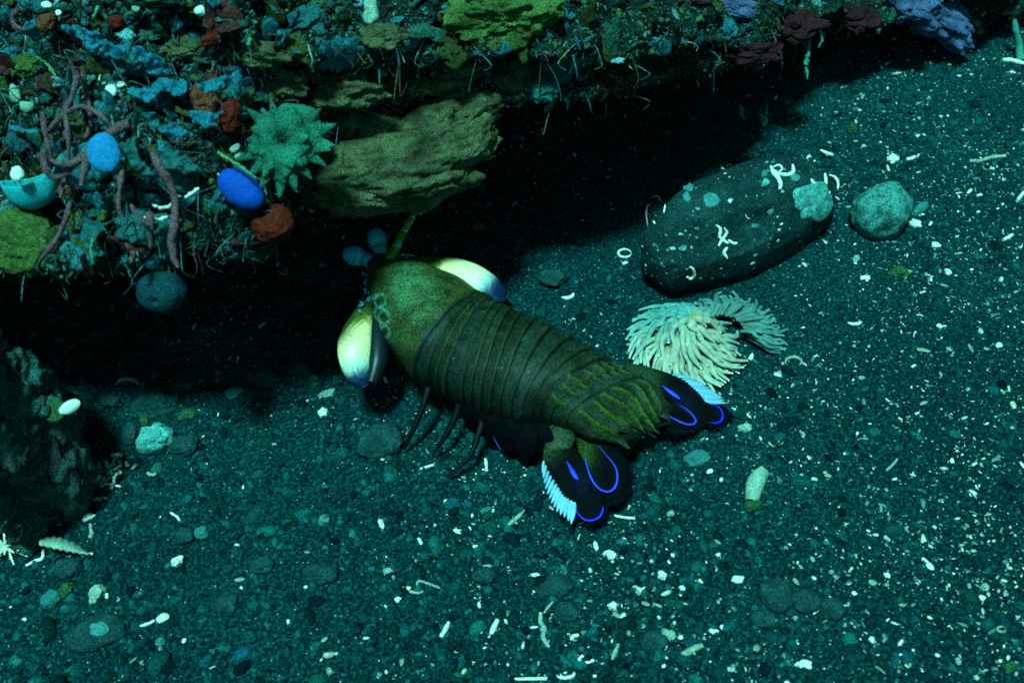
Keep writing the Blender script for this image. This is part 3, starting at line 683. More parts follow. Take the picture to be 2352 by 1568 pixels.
# walking legs, then the leaf-like swimming legs under the tail
for pts in ([(985, 888, 1.7), (972, 930, 1.3), (950, 985, .7), (928, 1032, .04)], [(1056, 925, 1.5), (1040, 970, 1.0), (1018, 1010, .5), (996, 1038, .04)], [(1112, 955, 1.3), (1098, 1000, .9), (1078, 1048, .45), (1030, 1092, .04)],
            [(1120, 712, 1.8), (1150, 690, 1.3), (1172, 700, .04)], ):
    P = np.array([WS(*q) for q in pts]); V1, F1 = tube(P, [.14, .12, .09, .04][:len(pts)], n=28, ns=10, lump=.1); part('leg', V1, F1, M['shell'], shrimp, np.tile([.002, .004, .003], (len(V1), 1)))
for k, (x0, y0, x1, y1, w_) in enumerate(((1085, 925, 1080, 985, .42), (1125, 945, 1128, 1020, .5), (1160, 955, 1168, 1045, .55), (1200, 965, 1205, 1062, .6), (1238, 965, 1240, 1058, .55))):
    P = np.array([WS(x0, y0, 1.7), WS((x0 + x1) / 2, (y0 + y1) / 2, 1.0), WS(x1, y1, .12)]); V1, F1 = tube(P, [w_ * .5, w_, w_ * .8, w_ * .2], n=24, ns=18, flat=.35, squash_dir=(.5, 1, 0), lump=.06, seed=k)
    part('swimming_leg', V1, F1, M['dark_membrane'], shrimp, np.tile([.001, .0025, .004], (len(V1), 1)))
V1, F1 = tube([WS(1133, 1002, .9), WS(1141, 1018, .6), WS(1150, 1032, .4)], [.01, .02, .01], n=10, ns=6); part('blue_edge', V1, F1, M['bright'], shrimp, np.tile([.02, .08, .6], (len(V1), 1)))

# ------------------------------------------------------------------ stones on the sand
def bvh_of(V, F):
    pol = []
    for f in F: pol += f.tolist()
    return BVHTree.FromPolygons(V.tolist(), pol)
def castb(bv, px, py):
    h = bv.ray_cast(Vector(CAMP), Vector(ray(px, py))); return (None, None) if h[0] is None else (np.array(h[0]), np.array(h[1]))
def crust(bv, cx, cy, rx, ry, ang, lift, seed, step=3.0, rough=.22):
    """irregular raised patch that hugs the surface it grows on"""
    nr, na = 14, 44; a_ = np.linspace(0, 2 * np.pi, na, endpoint=False); D = np.stack([np.cos(a_), np.sin(a_), 0 * a_], 1)
    rr = 1 + rough * fbm(D + seed, .7, 4, seed); V_ = []; F_ = None
    ca, sa = math.cos(R_(ang)), math.sin(R_(ang))
    for i in range(nr):
        for j_ in range(na):
            r = (i / (nr - 1)) * rr[j_]; ux, uy = rx * r * math.cos(a_[j_]), ry * r * math.sin(a_[j_]); px, py = cx + ux * ca - uy * sa, cy + ux * sa + uy * ca
            p, n_ = castb(bv, px, py)
            if p is None or (i and abs(n_ @ ray(px, py)) < .22) or (i and np.linalg.norm(p - V_[-na]) > .5): p, n_ = (V_[-na] if i else W(px, py)), np.zeros(3)
            e = 1 if i < nr - 2 else (.3 if i == nr - 2 else -.8); V_.append(p + n_ * lift * e)
    V_ = np.array(V_); ins = fbm(V_, .35, 3, seed + 2); V_[: (nr - 2) * na] += np.array([0, -.3, .8]) * (np.maximum(ins, -.2) * lift * .9)[: (nr - 2) * na, None]
    return V_, [gridF(nr, na, close_v=True)]
def on_line(bv, pts, r, lift=.7, n=None, lump=.15, seed=0, taper=True):
    q = catmull(np.array(pts, float), n or len(pts) * 6); P = []
    for px, py in q:
        p, n_ = castb(bv, px, py)
        if p is None: continue
        P.append(p + n_ * r * lift)
    if len(P) < 3: print('MISS', pts[0]); P = [W(*q_, .3) for q_ in pts]
    P = np.array(P); rad = [r * .6, r, r * 1.1, r, r * .6] if taper else [r] * 3
    return tube(P, rad, n=len(P) * 2, ns=9, lump=lump, seed=seed)
bax = np.array([unit([.86, .50, .05]), unit([-.50, .86, 0]), [0, 0, 1.]]); bax[2] = np.cross(bax[0], bax[1])
bc = W(1700, 524, 1.0)
bfac = facets(16, 5, .82, .96)
def bfn(D): return .75 * bfac(D) + .13 * np.clip(-D[:, 0] * 1.5, 0, 1) * np.clip(D[:, 2] * 2 + .4, 0, 1) + .09 * np.exp(-((D[:, 0] - .45) / .35) ** 2) * np.clip(D[:, 2], 0, 1) + .012 * fbm(D * [2, 1, 1], .2, 4, 81) - .02 * np.maximum(fbm(D * [2, 1, 1], .35, 3, 83) - .3, 0)
bV, bF = blob(bc, (4.55, 2.2, 2.5), bax, amp=.06, freq=.7, seed=12, nu=220, nv=140, octv=6, fn=bfn, power=.66)
boulder = thing('boulder', 'large smooth dark boulder with white worm tubes, lying before the crevice', 'boulder', (bc[0], bc[1], float(zg(bc[0], bc[1])[0])))
part('stone', bV, bF, M['boulder'], boulder); bb = bvh_of(bV, bF)
for k, (cx, cy, rx, ry, ang, mt) in enumerate(((1868, 462, 44, 50, 50, 'pale_crust'), (1635, 462, 21, 19, 0, 'faint_crust'), (1665, 385, 22, 9, -20, 'faint_crust'), (1580, 430, 14, 9, 0, 'faint_crust'), (1535, 440, 15, 10, -35, 'faint_crust'),
        (1578, 455, 9, 9, 0, 'faint_crust'), (1757, 422, 10, 9, 0, 'pale_crust'), (1825, 410, 11, 9, 0, 'faint_crust'), (1855, 340, 22, 6, 15, 'faint_crust'), (1568, 572, 7, 8, 0, 'pale_crust'), (1755, 402, 7, 6, 0, 'faint_crust'))):
    V1, F1 = crust(bb, cx, cy, rx, ry, ang, .10 if mt == 'faint_crust' else .12, 20 + k); part('crust_patch', V1, F1, M[mt], boulder)
fl = []
for k in range(420):
    px, py = RNG.uniform(1455, 1960), RNG.uniform(330, 690); p, n_ = castb(bb, px, py)
    if p is None or abs(n_ @ ray(px, py)) < .2: continue
    if fbm(p[None], 1.1, 2, 7)[0] + .5 * (px < 1560) < RNG.uniform(-.4, .9): continue
    r_ = float(np.exp(RNG.normal(-3.1, .45))); bv_, bf_ = icos(0); fa = frame_to(n_ if n_ @ ray(px, py) < 0 else -n_); fl.append(((bv_ * (1 + .3 * RNG.normal(0, 1, (12, 1)).clip(-1.5, 1.5)) * [r_ * RNG.uniform(.8, 1.8), r_, r_ * .35]) @ fa + p, bf_, np.array([.03, .13, .12]) * (1 - (w0 := RNG.random() ** 2)) + np.array([.5, .6, .5]) * w0))
V1, F1, C1 = join(fl); o = part('crust_fleck', V1, F1, M['chip'], boulder, C1, smooth=False); o['kind'] = 'stuff'
for k, (pts, r) in enumerate((([(1770, 385), (1775, 400), (1786, 412), (1791, 425), (1789, 437)], .10), ([(1774, 393), (1790, 402), (1810, 403), (1820, 395), (1820, 381)], .09), ([(1772, 388), (1785, 381), (1794, 384), (1795, 392), (1788, 394)], .05),
        ([(1643, 517), (1653, 525), (1652, 542), (1662, 553), (1672, 560)], .075), ([(1663, 523), (1668, 535), (1660, 548), (1650, 566)], .07), ([(1670, 568), (1662, 580), (1670, 592)], .07), ([(1672, 552), (1685, 560), (1693, 558)], .06),
        ([(1583, 612), (1592, 618), (1593, 632), (1584, 638), (1578, 634)], .07), ([(1893, 400), (1894, 412), (1896, 428)], .07), ([(1905, 402), (1919, 408), (1925, 422), (1924, 436)], .065), ([(1862, 412), (1866, 420), (1874, 424)], .06),
        ([(1500, 462), (1503, 478), (1499, 500), (1505, 515)], .045), ([(1522, 458), (1528, 470), (1525, 490)], .035), ([(1488, 470), (1484, 490), (1488, 520)], .04), ([(1712, 492), (1715, 500), (1721, 502)], .03),
        ([(1880, 440), (1890, 452), (1885, 470)], .05), ([(1905, 440), (1900, 455), (1908, 468)], .05), ([(1885, 345), (1900, 352), (1915, 357)], .08), ([(1497, 455), (1510, 450), (1518, 462)], .03))):
    V1, F1 = on_line(bb, pts, r * .9, seed=k); part('worm_tube', V1, F1, M['white'], boulder)
# other stones one can tell apart: px, py, half width px, half height px, turn, material, name, label, category
def stone(px, py, rx, ry, ang, mt, name, label, cat, amp=.12, seed=0, rise=.35, power=.9, group=None, hz=None):
    P0 = W(px, py, 0); k = pxcm(P0); a_ = rx / k; b_ = ry / k
    dir_ = unit(W(px + 20 * math.cos(R_(ang)), py + 20 * math.sin(R_(ang)), 0) - P0); side = unit(np.cross([0, 0, 1.], dir_)); up_ = np.cross(dir_, side)
    h_ = hz if hz else b_ * .8; c_ = P0 + np.array([0, 0, h_ * rise]); b_ = min(b_ * 1.15, a_ * 1.3)
    V1, F1 = blob(c_, (a_, b_, h_), np.array([dir_, side, up_]), amp=amp * 1.5, freq=.75, seed=seed + 31, nu=56, nv=38, octv=5, power=power, fn=lambda D: .045 * fbm(D, .25, 3, seed) + (.35 if name == 'round_stone' else .9) * facets(11, seed, .74, .95)(D))
    o = mesh(name, V1, F1, M[mt]); origin(o); return tag(o, label, cat, group)
M['green_stone'] = organic('olive_stone', [(0.3, (0.05, 0.055, 0.02)), (0.6, (0.10, 0.11, 0.04)), (0.8, (0.15, 0.16, 0.07))], 1.5, bscale=6, bstr=.7, bdist=.06, grain=.5)
M['teal_stone'] = organic('teal_stone', [(0.3, (0.06, 0.10, 0.10)), (0.6, (0.12, 0.18, 0.17)), (0.8, (0.2, 0.26, 0.24))], 1.5, bscale=6, bstr=.7, bdist=.06, grain=.4)
stone(2015, 512, 70, 58, 12, 'round_stone', 'round_stone', 'round mottled pale grey stone at the right end of the large boulder', 'stone', .06, 1, .55, hz=1.15)
ST = [(875, 1022, 58, 42, -5, 'cobble', 'dark oval cobble below the left side of the mantis shrimp', 'pebble', .06), (358, 936, 56, 28, -4, 'cobble', 'flat dark cobble in the dim sand above the crusted pale block', 'pebble', .12),
      (420, 890, 32, 20, 0, 'cobble', 'dark rounded pebble just inside the shaded crevice mouth', 'pebble', .08), (430, 955, 22, 14, -25, 'green_stone', 'small olive oval pebble right of the flat dark cobble', 'pebble', .1),
      (333, 968, 12, 11, 0, 'green_stone', 'tiny olive green pebble above the crusted pale block', 'pebble', .15), (302, 1003, 28, 26, 0, 'cobble', 'dark pebble touching the left side of the pale block', 'pebble', .12),
      (422, 1028, 36, 24, 0, 'cobble', 'dark low stone right of the crusted pale block', 'stone', .14), (161, 1112, 22, 19, -30, 'teal_stone', 'blue grey tilted pebble left of the broken coral clump', 'pebble', .12),
      (161, 1311, 28, 34, -50, 'cobble', 'tall dark stone casting shade under the curved pale shard', 'stone', .1), (121, 1375, 23, 21, 0, 'teal_stone', 'grey green pebble below the tall dark stone', 'pebble', .1),
      (155, 1358, 15, 20, 60, 'green_stone', 'olive chip wedged beside the grey green pebble', 'pebble', .2), (427, 1232, 24, 18, 10, 'cobble', 'round dark pebble below the thin curved white stick', 'pebble', .1),
      (462, 1226, 17, 14, 0, 'teal_stone', 'small grey pebble touching the round dark pebble', 'pebble', .1), (744, 1197, 14, 14, 0, 'round_stone', 'small round pale pebble on open sand left of the tail fan', 'pebble', .05),
      (369, 1474, 12, 10, 0, 'teal_stone', 'little round blue grey pebble near the bottom left', 'pebble', .08), (1601, 1055, 30, 20, 0, 'teal_stone', 'dull blue grey stone in the sand between tail fan and finger coral', 'stone', .08),
      (1850, 1382, 36, 26, 0, 'cobble', 'broad dark stone in the middle of the low stone row at lower right', 'stone', .1), (1782, 1370, 42, 34, 15, 'cobble', 'largest dark rounded stone of the low stone row at lower right', 'stone', .1),
      (1908, 1402, 30, 24, 30, 'cobble', 'dark stone at the right end of the low stone row', 'stone', .12), (1750, 1420, 30, 20, 20, 'cobble', 'low dark stone at the left end of the low stone row', 'stone', .12),
      (2065, 627, 22, 13, 0, 'green_stone', 'flat olive pebble below the round mottled stone', 'pebble', .15), (2113, 482, 30, 10, -38, 'teal_stone', 'thin grey green slab leaning in the sand right of the round stone', 'slab', .1),
      (1270, 645, 32, 24, 0, 'cobble', 'dark lump of stone right of the cream club by the crevice', 'stone', .15), (1110, 1325, 26, 18, 0, 'cobble', 'dark buried stone under the pale yellowish fragment', 'stone', .14),
      (735, 1320, 40, 24, 0, 'cobble', 'dark blue grey stone in the rubble at lower centre left', 'stone', .12), (1265, 1350, 50, 26, -5, 'cobble', 'wide dark stone half sunk below the tail fan', 'stone', .12), (1500, 1475, 34, 24, 10, 'cobble', 'dark stone beside the olive chip near the bottom edge', 'stone', .12),
      (1300, 1410, 26, 24, 0, 'cobble', 'dark stone right of the knobbly white coral strand', 'stone', .12), (610, 872, 34, 20, -5, 'cobble', 'dim flat stone at the crevice mouth left of the left club', 'stone', .12), (540, 905, 22, 15, 10, 'teal_stone', 'small dim grey stone at the crevice mouth below the flat one', 'pebble', .15), (690, 850, 26, 16, 0, 'cobble', 'dim rounded stone nearest the left club in the crevice mouth', 'stone', .12), (250, 925, 26, 15, 0, 'cobble', 'dim stone below the arched shell in the crevice mouth', 'pebble', .14), (600, 1300, 30, 18, -15, 'cobble', 'dark slanted stone among rubble left of centre', 'stone', .14), (520, 1390, 28, 20, 0, 'cobble', 'low dark stone above the club shaped white fragment', 'stone', .12)]
for k, (px, py, rx, ry, ang, mt, lab, cat, amp) in enumerate(ST):
    stone(px, py, rx, ry, ang, mt, 'stone' if cat == 'stone' else cat, lab, cat, amp, 40 + k)
# oval stone with a pale crust on its top
P0 = W(219, 1453, .15); V1, F1 = blob(P0, (.95, .6, .42), np.array([unit([.9, .42, 0]), unit([-.42, .9, 0]), [0, 0, 1.]]), amp=.1, seed=77, nu=48, nv=30)
o = thing('crusted_stone', 'oval dark stone with a pale crust on top, near the lower left corner', 'stone', (P0[0], P0[1], P0[2] - .3)); part('stone', V1, F1, M['cobble'], o)
cb = bvh_of(V1, F1); V2, F2 = crust(cb, 228, 1443, 26, 17, -15, .05, 5); part('crust_patch', V2, F2, M['faint_crust'], o)
# crusted block and the little reef rock on the left
P0 = W(360, 1010, .35); V1, F1 = blob(P0, (.62, .5, .6), None, amp=.3, freq=.8, seed=51, nu=60, nv=40, octv=5, power=.75)
o = mesh('coral_block', V1, F1, M['pale_crust']); origin(o); tag(o, 'rough pale crusted block standing on dim sand left of the shrimp', 'coral rock')
M['red_rock'] = organic('pink_crusted_rock', [(0.28, (0.04, 0.07, 0.065)), (0.45, (0.10, 0.15, 0.12)), (0.56, (0.20, 0.04, 0.045)), (0.66, (0.14, 0.16, 0.14)), (0.8, (0.07, 0.14, 0.13))], .7, (.35, .38, .34), 7, .68, bscale=4, bstr=1, bdist=.2, grain=.55)
cl = W(0, 985, 3.2); lV, lF = blob(cl, (1.9, 2.7, 6.2), None, amp=.42, freq=.6, seed=61, nu=260, nv=180, octv=7)
lV = lV + np.array([.3, -.6, .3]) * (.25 * fbm(lV, .7, 4, 3, ridged=True))[:, None] + 0.14 * fbm(lV, .4, 3, 3)[:, None]
lrock = mesh('reef_rock', lV, lF, M['red_rock']); origin(lrock); tag(lrock, 'upright pinkish crusted rock at the left edge below the overhang', 'rock'); lb = bvh_of(lV, lF)

# ------------------------------------------------------------------ life on the reef
def at_depth(px, py, D):
    d = ray(px, py); return CAMP + d * (D / (d @ FWD))
def dep(px, py): P_, _ = cast(px, py, 'rock'); return float((P_ - CAMP) @ FWD)
def solid_mat(name, col, var=.35, **k):
    col = np.array(col); return organic(name, [(0.3, tuple(col * (1 - var))), (0.55, tuple(col)), (0.8, tuple(np.minimum(col * (1 + var), .95)))], k.pop('scale', 1.6), bscale=k.pop('bscale', 7), bstr=k.pop('bstr', .5), grain=k.pop('grain', .35), **k)
M['blue'] = solid_mat('blue_sponge', (.03, .16, .36), .15, grain=.3, bstr=.15, scale=1.0, sss=.2); M['deep_blue'] = solid_mat('deep_blue_sponge', (.010, .055, .34), .2, grain=.3, bstr=.15, sss=.1)
M['orange'] = solid_mat('orange_sponge', (.50, .014, .006), .5, grain=.5); M['brown'] = solid_mat('brown_sponge', (.60, .05, .022), .5, grain=.5)
M['rope'] = solid_mat('rope_sponge', (.55, .075, .085), .35, grain=.55, bscale=12); M['leaf'] = solid_mat('blue_green_leaf', (.035, .15, .21), .45, grain=.5, bscale=8, bstr=.6)
M['leaf2'] = solid_mat('grey_leaf', (.05, .11, .11), .4, grain=.5, bscale=8, bstr=.6)
M['spiky'] = solid_mat('spiny_sponge', (.06, .14, .085), .6, scale=1.0, grain=.5, bscale=5, bstr=.8); M['lobe'] = solid_mat('lobed_sponge', (.36, .11, .05), .8, scale=.9, grain=.5, bscale=4, bstr=1.0, bdist=.12)
M['lime'] = solid_mat('green_sponge', (.28, .14, .035), .65, scale=1.2, grain=.5, bscale=3.5, bstr=1, bdist=.15); M['cup'] = solid_mat('glassy_cup', (.05, .30, .32), .3, grain=.3, bstr=.2, scale=.8, sss=.3)
M['violet'] = solid_mat('violet_crust', (.30, .12, .24), .7, scale=1.5, grain=.5, bscale=4, bstr=1, bdist=.15); M['grey_ball'] = solid_mat('grey_ball', (.018, .05, .06), .3, grain=.5, bscale=10, bstr=.7)  # ball colour darkened to stand in for the crevice shade
M['maroon'] = solid_mat('maroon_crust', (.18, .012, .015), .7, scale=1.2, grain=.5, bscale=4, bstr=1, bdist=.12); M['twig'] = solid_mat('hydroid', (.10, .20, .15), .3, grain=.3); M['yellow'] = solid_mat('yellow_twig', (.20, .24, .10), .4, grain=.3)

def reefblob(px, py, rx, ry, mt, name, label, cat, ang=0, depth=.7, off=.1, amp=.12, seed=0, fn=None, nu=56, nv=40, power=1.0, D=None, group=None, freq=.75, octv=4, link=True):
    if mt in ('lobe', 'lime', 'leaf2', 'violet', 'maroon', 'brown', 'orange') and name and name not in ('reef_chip',): amp, freq, octv = amp * 1.35, .5, max(octv, 5); nu, nv = max(nu, 70), max(nv, 50)
    Dp = (dep(px, py) if D is None else D) - off; c_ = at_depth(px, py, Dp); k = FPX / Dp; ca, sa = math.cos(R_(ang)), math.sin(R_(ang))
    X_ = RGT * ca - UPV * sa; Y_ = RGT * sa + UPV * ca
    V1, F1 = blob(c_, (rx / k, ry / k, depth * (rx + ry) / 2 / k), np.array([X_, Y_, -FWD]), amp=amp, freq=freq, seed=seed, nu=nu, nv=nv, fn=fn, power=power, octv=octv)
    if not link: return V1, F1, c_
    o = mesh(name, V1, F1, M[mt]); origin(o, c_); tag(o, label, cat, group); return o
# lobed plate sponge that makes the round bulge over the crevice
DL = dep(900, 300) - 1.0
def lobe_fn(D): 
    r_ = fbm(D * [1, 1.9, 1] @ np.array([[.9, .3, 0], [-.3, .9, 0], [0, 0, 1.]]), .42, 3, 15); return .15 * r_ - .12 * np.maximum(fbm(D, .4, 3, 19) - .1, 0)
pcs = []
for k, (px, py, rx, ry, ang, off) in enumerate(((905, 380, 215, 105, -12, .1), (1010, 320, 150, 90, -30, .2), (860, 330, 120, 80, 0, .3), (1040, 262, 105, 40, -10, .2), (800, 430, 115, 55, 8, .5), (930, 425, 130, 40, -8, .5), (1070, 335, 75, 50, -45, .5))):
    V1, F1, c_ = reefblob(px, py, rx, ry, 'lobe', '', '', '', ang, .55, off, .16, 60 + k, lobe_fn, 110, 80, D=DL + .5, link=False, octv=5)
    pcs.append((V1 + 0.22 * (fbm(V1 * [1, 1, 1.6], .8, 4, 4)[:, None]) * [0, -.6, .4], F1))
V1, F1, _ = join(pcs); o = mesh('plate_sponge', V1, F1, M['lobe']); origin(o, c_); tag(o, 'broad wavy olive brown sponge bulging over the crevice above the shrimp', 'sponge')
# spiny sponge
spk = []
for k in range(20):
    a_ = RNG.uniform(0, 2 * np.pi); z_ = RNG.uniform(.25, .8); s_ = math.sqrt(1 - z_ * z_); spk.append([math.cos(a_) * s_, math.sin(a_) * s_, z_])
for a_ in list(range(-150, 70, 22)): spk.append([math.cos(R_(a_)), math.sin(R_(a_)), .02 + .35 * random.random()])
spk = np.array([unit(q) for q in spk])
def spiny(D):
    Dn = D / np.linalg.norm(D, axis=1, keepdims=True); c_ = np.arccos(np.clip(Dn @ spk.T, -1, 1)); w_ = np.where(spk[:, 2] < .42, .46, .20)
    s_ = (w_[None] * np.maximum(0, 1 - c_ / .15) ** 1.05).max(1); pit = np.exp(-(np.arccos(np.clip(Dn @ unit([.10, -.12, 1]), -1, 1)) / .36) ** 2) * 1.1
    return s_ - pit
reefblob(652, 326, 84, 92, 'spiky', 'spiny_sponge', 'teal spiny sponge with pointed spikes and a dark pit, left of the wavy olive sponge', 'sponge', 10, .62, .7, .20, 5, spiny, 220, 150)
# smooth bright sponges and sea squirts
bl = (1.0)
def oval(D): return -.10 * np.clip(-D[:, 1] - .6, 0, 1) + .05 * D[:, 0] * (D[:, 1] < 0)
reefblob(238, 352, 38, 48, 'blue', 'blue_sponge', 'smooth bright blue oval sponge hanging among brown rope sponges', 'sponge', -12, .45, 2.0, .06, 7, oval, 48, 36)
def cone(D): return .22 * np.clip(D[:, 0], 0, 1) ** 3
reefblob(550, 432, 54, 40, 'deep_blue', 'deep_blue_sponge', 'deep blue smooth pear shaped sponge below the spiny sponge', 'sponge', 38, .7, 1.0, .03, 8, cone, 48, 36)
reefblob(628, 512, 48, 44, 'orange', 'orange_sponge', 'dim orange red ball sponge under the spiny sponge at the crevice lip', 'sponge', 0, .8, .9, .08, 9, D=dep(600, 470) + .3)
for k, (px, py, rx, ry, ang, mt, nm, lab) in enumerate(((165, 425, 30, 34, 0, 'brown', 'brown_sponge', 'brown rounded sponge right of the glassy cup'), (107, 52, 20, 24, 30, 'brown', 'brown_sponge', 'small brown knob sponge near the top left corner'),
        (265, 52, 20, 16, 0, 'orange', 'orange_sponge', 'small red brown button sponge above the long blue leaf'), (470, 232, 38, 30, 30, 'brown', 'brown_sponge', 'brown lumpy sponge over the frilled blue leaves'), (526, 268, 24, 38, 10, 'orange', 'orange_sponge', 'tall orange brown sponge left of the spiny sponge'),
        (500, 80, 42, 20, -40, 'orange', 'orange_sponge', 'slanted orange brown sponge high on the upper rock face'), (383, 217, 16, 12, 0, 'brown', 'brown_sponge', 'tiny brown knob between the frilled blue leaves'), (145, 378, 14, 12, 0, 'brown', 'brown_sponge', 'tiny brown bud left of the bright blue oval sponge'))):
    reefblob(px, py, rx, ry, mt, nm, lab, 'sponge', ang, .7, .35, .16, 80 + k, nu=36, nv=26)
reefblob(55, 555, 78, 84, 'lime', 'green_sponge', 'big yellow green lump sponge at the left edge under the glassy cup', 'sponge', -10, .6, .6, .14, 91, nu=80, nv=60, D=dep(60, 480) + .2)
reefblob(1150, 40, 122, 60, 'lime', 'lime_sponge', 'bright green sponge mound on the upper ledge at top centre', 'sponge', 0, .6, .3, .30, 92, nu=110, nv=80, freq=.6, octv=6)
reefblob(372, 668, 56, 50, 'grey_ball', 'ball_sponge', 'blue grey ball sponge at the crevice lip, shade put into its colour', 'sponge', 0, .9, 0, .07, 93, lambda D: -.25 * np.exp(-(((D[:, 0] + .05) / .13) ** 2 + ((D[:, 1] + .55) / .13) ** 2)) * (D[:, 2] > 0), 60, 44, D=dep(350, 600) + .35)
for k, (px, py, rx, ry, ang) in enumerate(((2150, 35, 95, 42, 38), (2090, 10, 70, 40, 20), (2200, 90, 52, 30, 50))):
    reefblob(px, py, rx, ry, 'violet', 'violet_crust', ('long violet blue crusted ridge hanging at the upper right', 'violet crust mound at the top edge left of the hanging ridge', 'violet blue crust lump touching the sand at the upper right')[k], 'coralline crust', ang, .5, .2, .28, 100 + k, nu=80, nv=60, octv=6, freq=.5)
reefblob(1680, 18, 60, 24, 'violet', 'violet_crust', 'pale violet patch of crust on the top ledge right of the green sponge', 'coralline crust', 10, .5, .15, .3, 105, nu=60, nv=44, octv=6, freq=.5)
for k, (px, py, rx, ry, lab) in enumerate(((1820, 60, 60, 34, 'dark maroon crust under the ledge at upper right'), (1720, 120, 70, 24, 'low maroon crust in the shade right of the wavy sponge'), (690, 300, 50, 30, 'small maroon crust above the spiny sponge'), (1960, 40, 50, 30, 'maroon crust beside the violet mound at the top edge'))):
    reefblob(px, py, rx, ry, 'maroon', 'maroon_crust', lab, 'coralline crust', 0, .4, .1, .3, 110 + k, nu=60, nv=44, octv=6, freq=.5)
# lumps of dull growth on the face, each with its own place
for k, (px, py, rx, ry, ang, mt, lab) in enumerate(((780, 205, 90, 40, 0, 'lobe', 'dim brown olive growth in the shade between top ledge and wavy sponge'), (1000, 185, 90, 34, -6, 'lobe', 'dull olive growth right above the wavy sponge under the ledge'), (1180, 190, 60, 44, 0, 'lobe', 'dull brown growth between wavy sponge and grey crusty knob'), (800, 268, 34, 32, 0, 'lobe', 'small round olive sponge with a dimple between spiny and wavy sponges'), (640, 195, 60, 40, 10, 'lobe', 'lumpy brown olive sponge above the spiny sponge'), (590, 120, 70, 30, 5, 'lobe', 'olive green growth along the upper ledge left of centre'),
        (880, 88, 50, 26, -10, 'lobe', 'yellow green growth under the pale chip on the top ledge'), (700, 45, 60, 34, 0, 'leaf2', 'flat grey growth on the top ledge'), (430, 110, 44, 26, 0, 'lobe', 'dull olive pad sponge right of the blue leaf'), (60, 150, 34, 30, 0, 'lime', 'yellow green tuft sponge at the left edge of the face'),
        (1290, 150, 70, 36, -10, 'leaf2', 'grey crusty knob hanging right of the wavy sponge'), (1245, 205, 40, 26, 0, 'leaf2', 'small dull knob at the tip of the wavy sponge'), (420, 410, 44, 26, 10, 'leaf2', 'grey green pad among rope sponges'), (330, 520, 60, 40, 0, 'leaf2', 'dull leafy lump at the lower lip of the rock'), (960, 200, 40, 22, 0, 'lobe', 'small knobbly growth just above the wavy sponge'))):
    reefblob(px, py, rx, ry, mt, 'encrusting_sponge', lab, 'sponge', ang, .5, .15, .3, 130 + k, nu=60, nv=44, octv=5, freq=.55)
# glassy cup
Dc = dep(65, 440) - .9; c_ = at_depth(66, 415, Dc); k_ = FPX / Dc
cax = np.array([unit(RGT * .95 + UPV * .25), unit(-RGT * .2 + UPV * .35 - FWD * -.9), unit(UPV * .9 - FWD * .35 - RGT * .2)])
nu, nv = 64, 22; aa = np.linspace(0, 2 * np.pi, nu, endpoint=False); pr = np.linspace(0.03, 1, nv); Vc = []
for sgn, th in ((1, 0), (-1, .07)):
    for r in (pr if sgn == 1 else pr[::-1]):
        ph = r * np.pi * .52; rad = (math.sin(ph)) - th; zz = -math.cos(ph) + th * .6; wob = 1 + .06 * np.sin(aa * 3 + 1) * r + .03 * np.sin(aa * 7) * r
        Vc.append(np.stack([np.cos(aa) * rad * wob * 68 / k_, np.sin(aa) * rad * wob * 40 / k_, (zz + .12 * r ** 3 * np.cos(aa * 2)) * 66 / k_ + 0 * aa], 1))
Vc = np.array(Vc).reshape(-1, 3) @ cax + c_; o = mesh('cup_sponge', Vc, [gridF(2 * nv, nu, close_v=True)], M['cup']); origin(o, c_); tag(o, 'pale turquoise glassy cup sponge at the left edge of the reef', 'sponge')
# ragged blue green leaves
def leaf(poly, off, mt, name, label, cat, ruffle=.22, thick=.045, seed=0, step=5.0, rag=7.0, group=None):
    poly = np.array(poly, float); cx, cy = poly.mean(0); pts_ = [tuple(q) for q in (poly * .7 + [cx * .3, cy * .3])] + [(cx, cy)]
    ds = np.array([dep(*q) for q in pts_]); A = np.array([[q[0] - cx, q[1] - cy, 1] for q in pts_]); sol = np.linalg.lstsq(A, np.clip(ds, np.median(ds) - 1, np.median(ds) + 1), rcond=None)[0]
    x_ = np.arange(poly[:, 0].min() - 6, poly[:, 0].max() + 6, step); y_ = np.arange(poly[:, 1].min() - 6, poly[:, 1].max() + 6, step); XX_, YY_ = np.meshgrid(x_, y_, indexing='ij'); q = np.stack([XX_.ravel(), YY_.ravel()], 1)
    q3 = np.column_stack([q, np.full(len(q), seed * 10.)]); w_ = q + np.stack([fbm(q3, 26, 3, seed), fbm(q3 + 50, 26, 3, seed + 1)], 1) * rag
    keep = inside(w_, poly); D_ = (q - [cx, cy]) @ sol[:2] + sol[2] - off - .3 - ruffle * fbm(q3, 34, 3, seed + 4) - .1 * fbm(q3, 10, 2, seed + 6)
    d = FWD[None] + RGT[None] * ((q[:, 0] - 1176) / FPX)[:, None] - UPV[None] * ((q[:, 1] - 784) / FPX)[:, None]; Pt = CAMP + d * D_[:, None]; Pb = CAMP + d * (D_ + thick)[:, None]
    f = gridF(len(x_), len(y_)); f = f[keep[f].sum(1) >= 3]; used = np.unique(f); mp = -np.ones(len(q), int); mp[used] = np.arange(len(used)); f = mp[f]; n_ = len(used)
    E = np.concatenate([f[:, [0, 1]], f[:, [1, 2]], f[:, [2, 3]], f[:, [3, 0]]]); key = {tuple(e) for e in E.tolist()}; bd = np.array([e for e in key if (e[1], e[0]) not in key])
    V1 = np.concatenate([Pt[used], Pb[used]]); F1 = [f, f[:, ::-1] + n_, np.stack([bd[:, 1], bd[:, 0], bd[:, 0] + n_, bd[:, 1] + n_], 1)]
    o = mesh(name, V1, F1, M[mt]); origin(o, V1.mean(0)); return tag(o, label, cat, group)
def z4(p): return [(.2768 * x_, .2768 * y_) for x_, y_ in p]
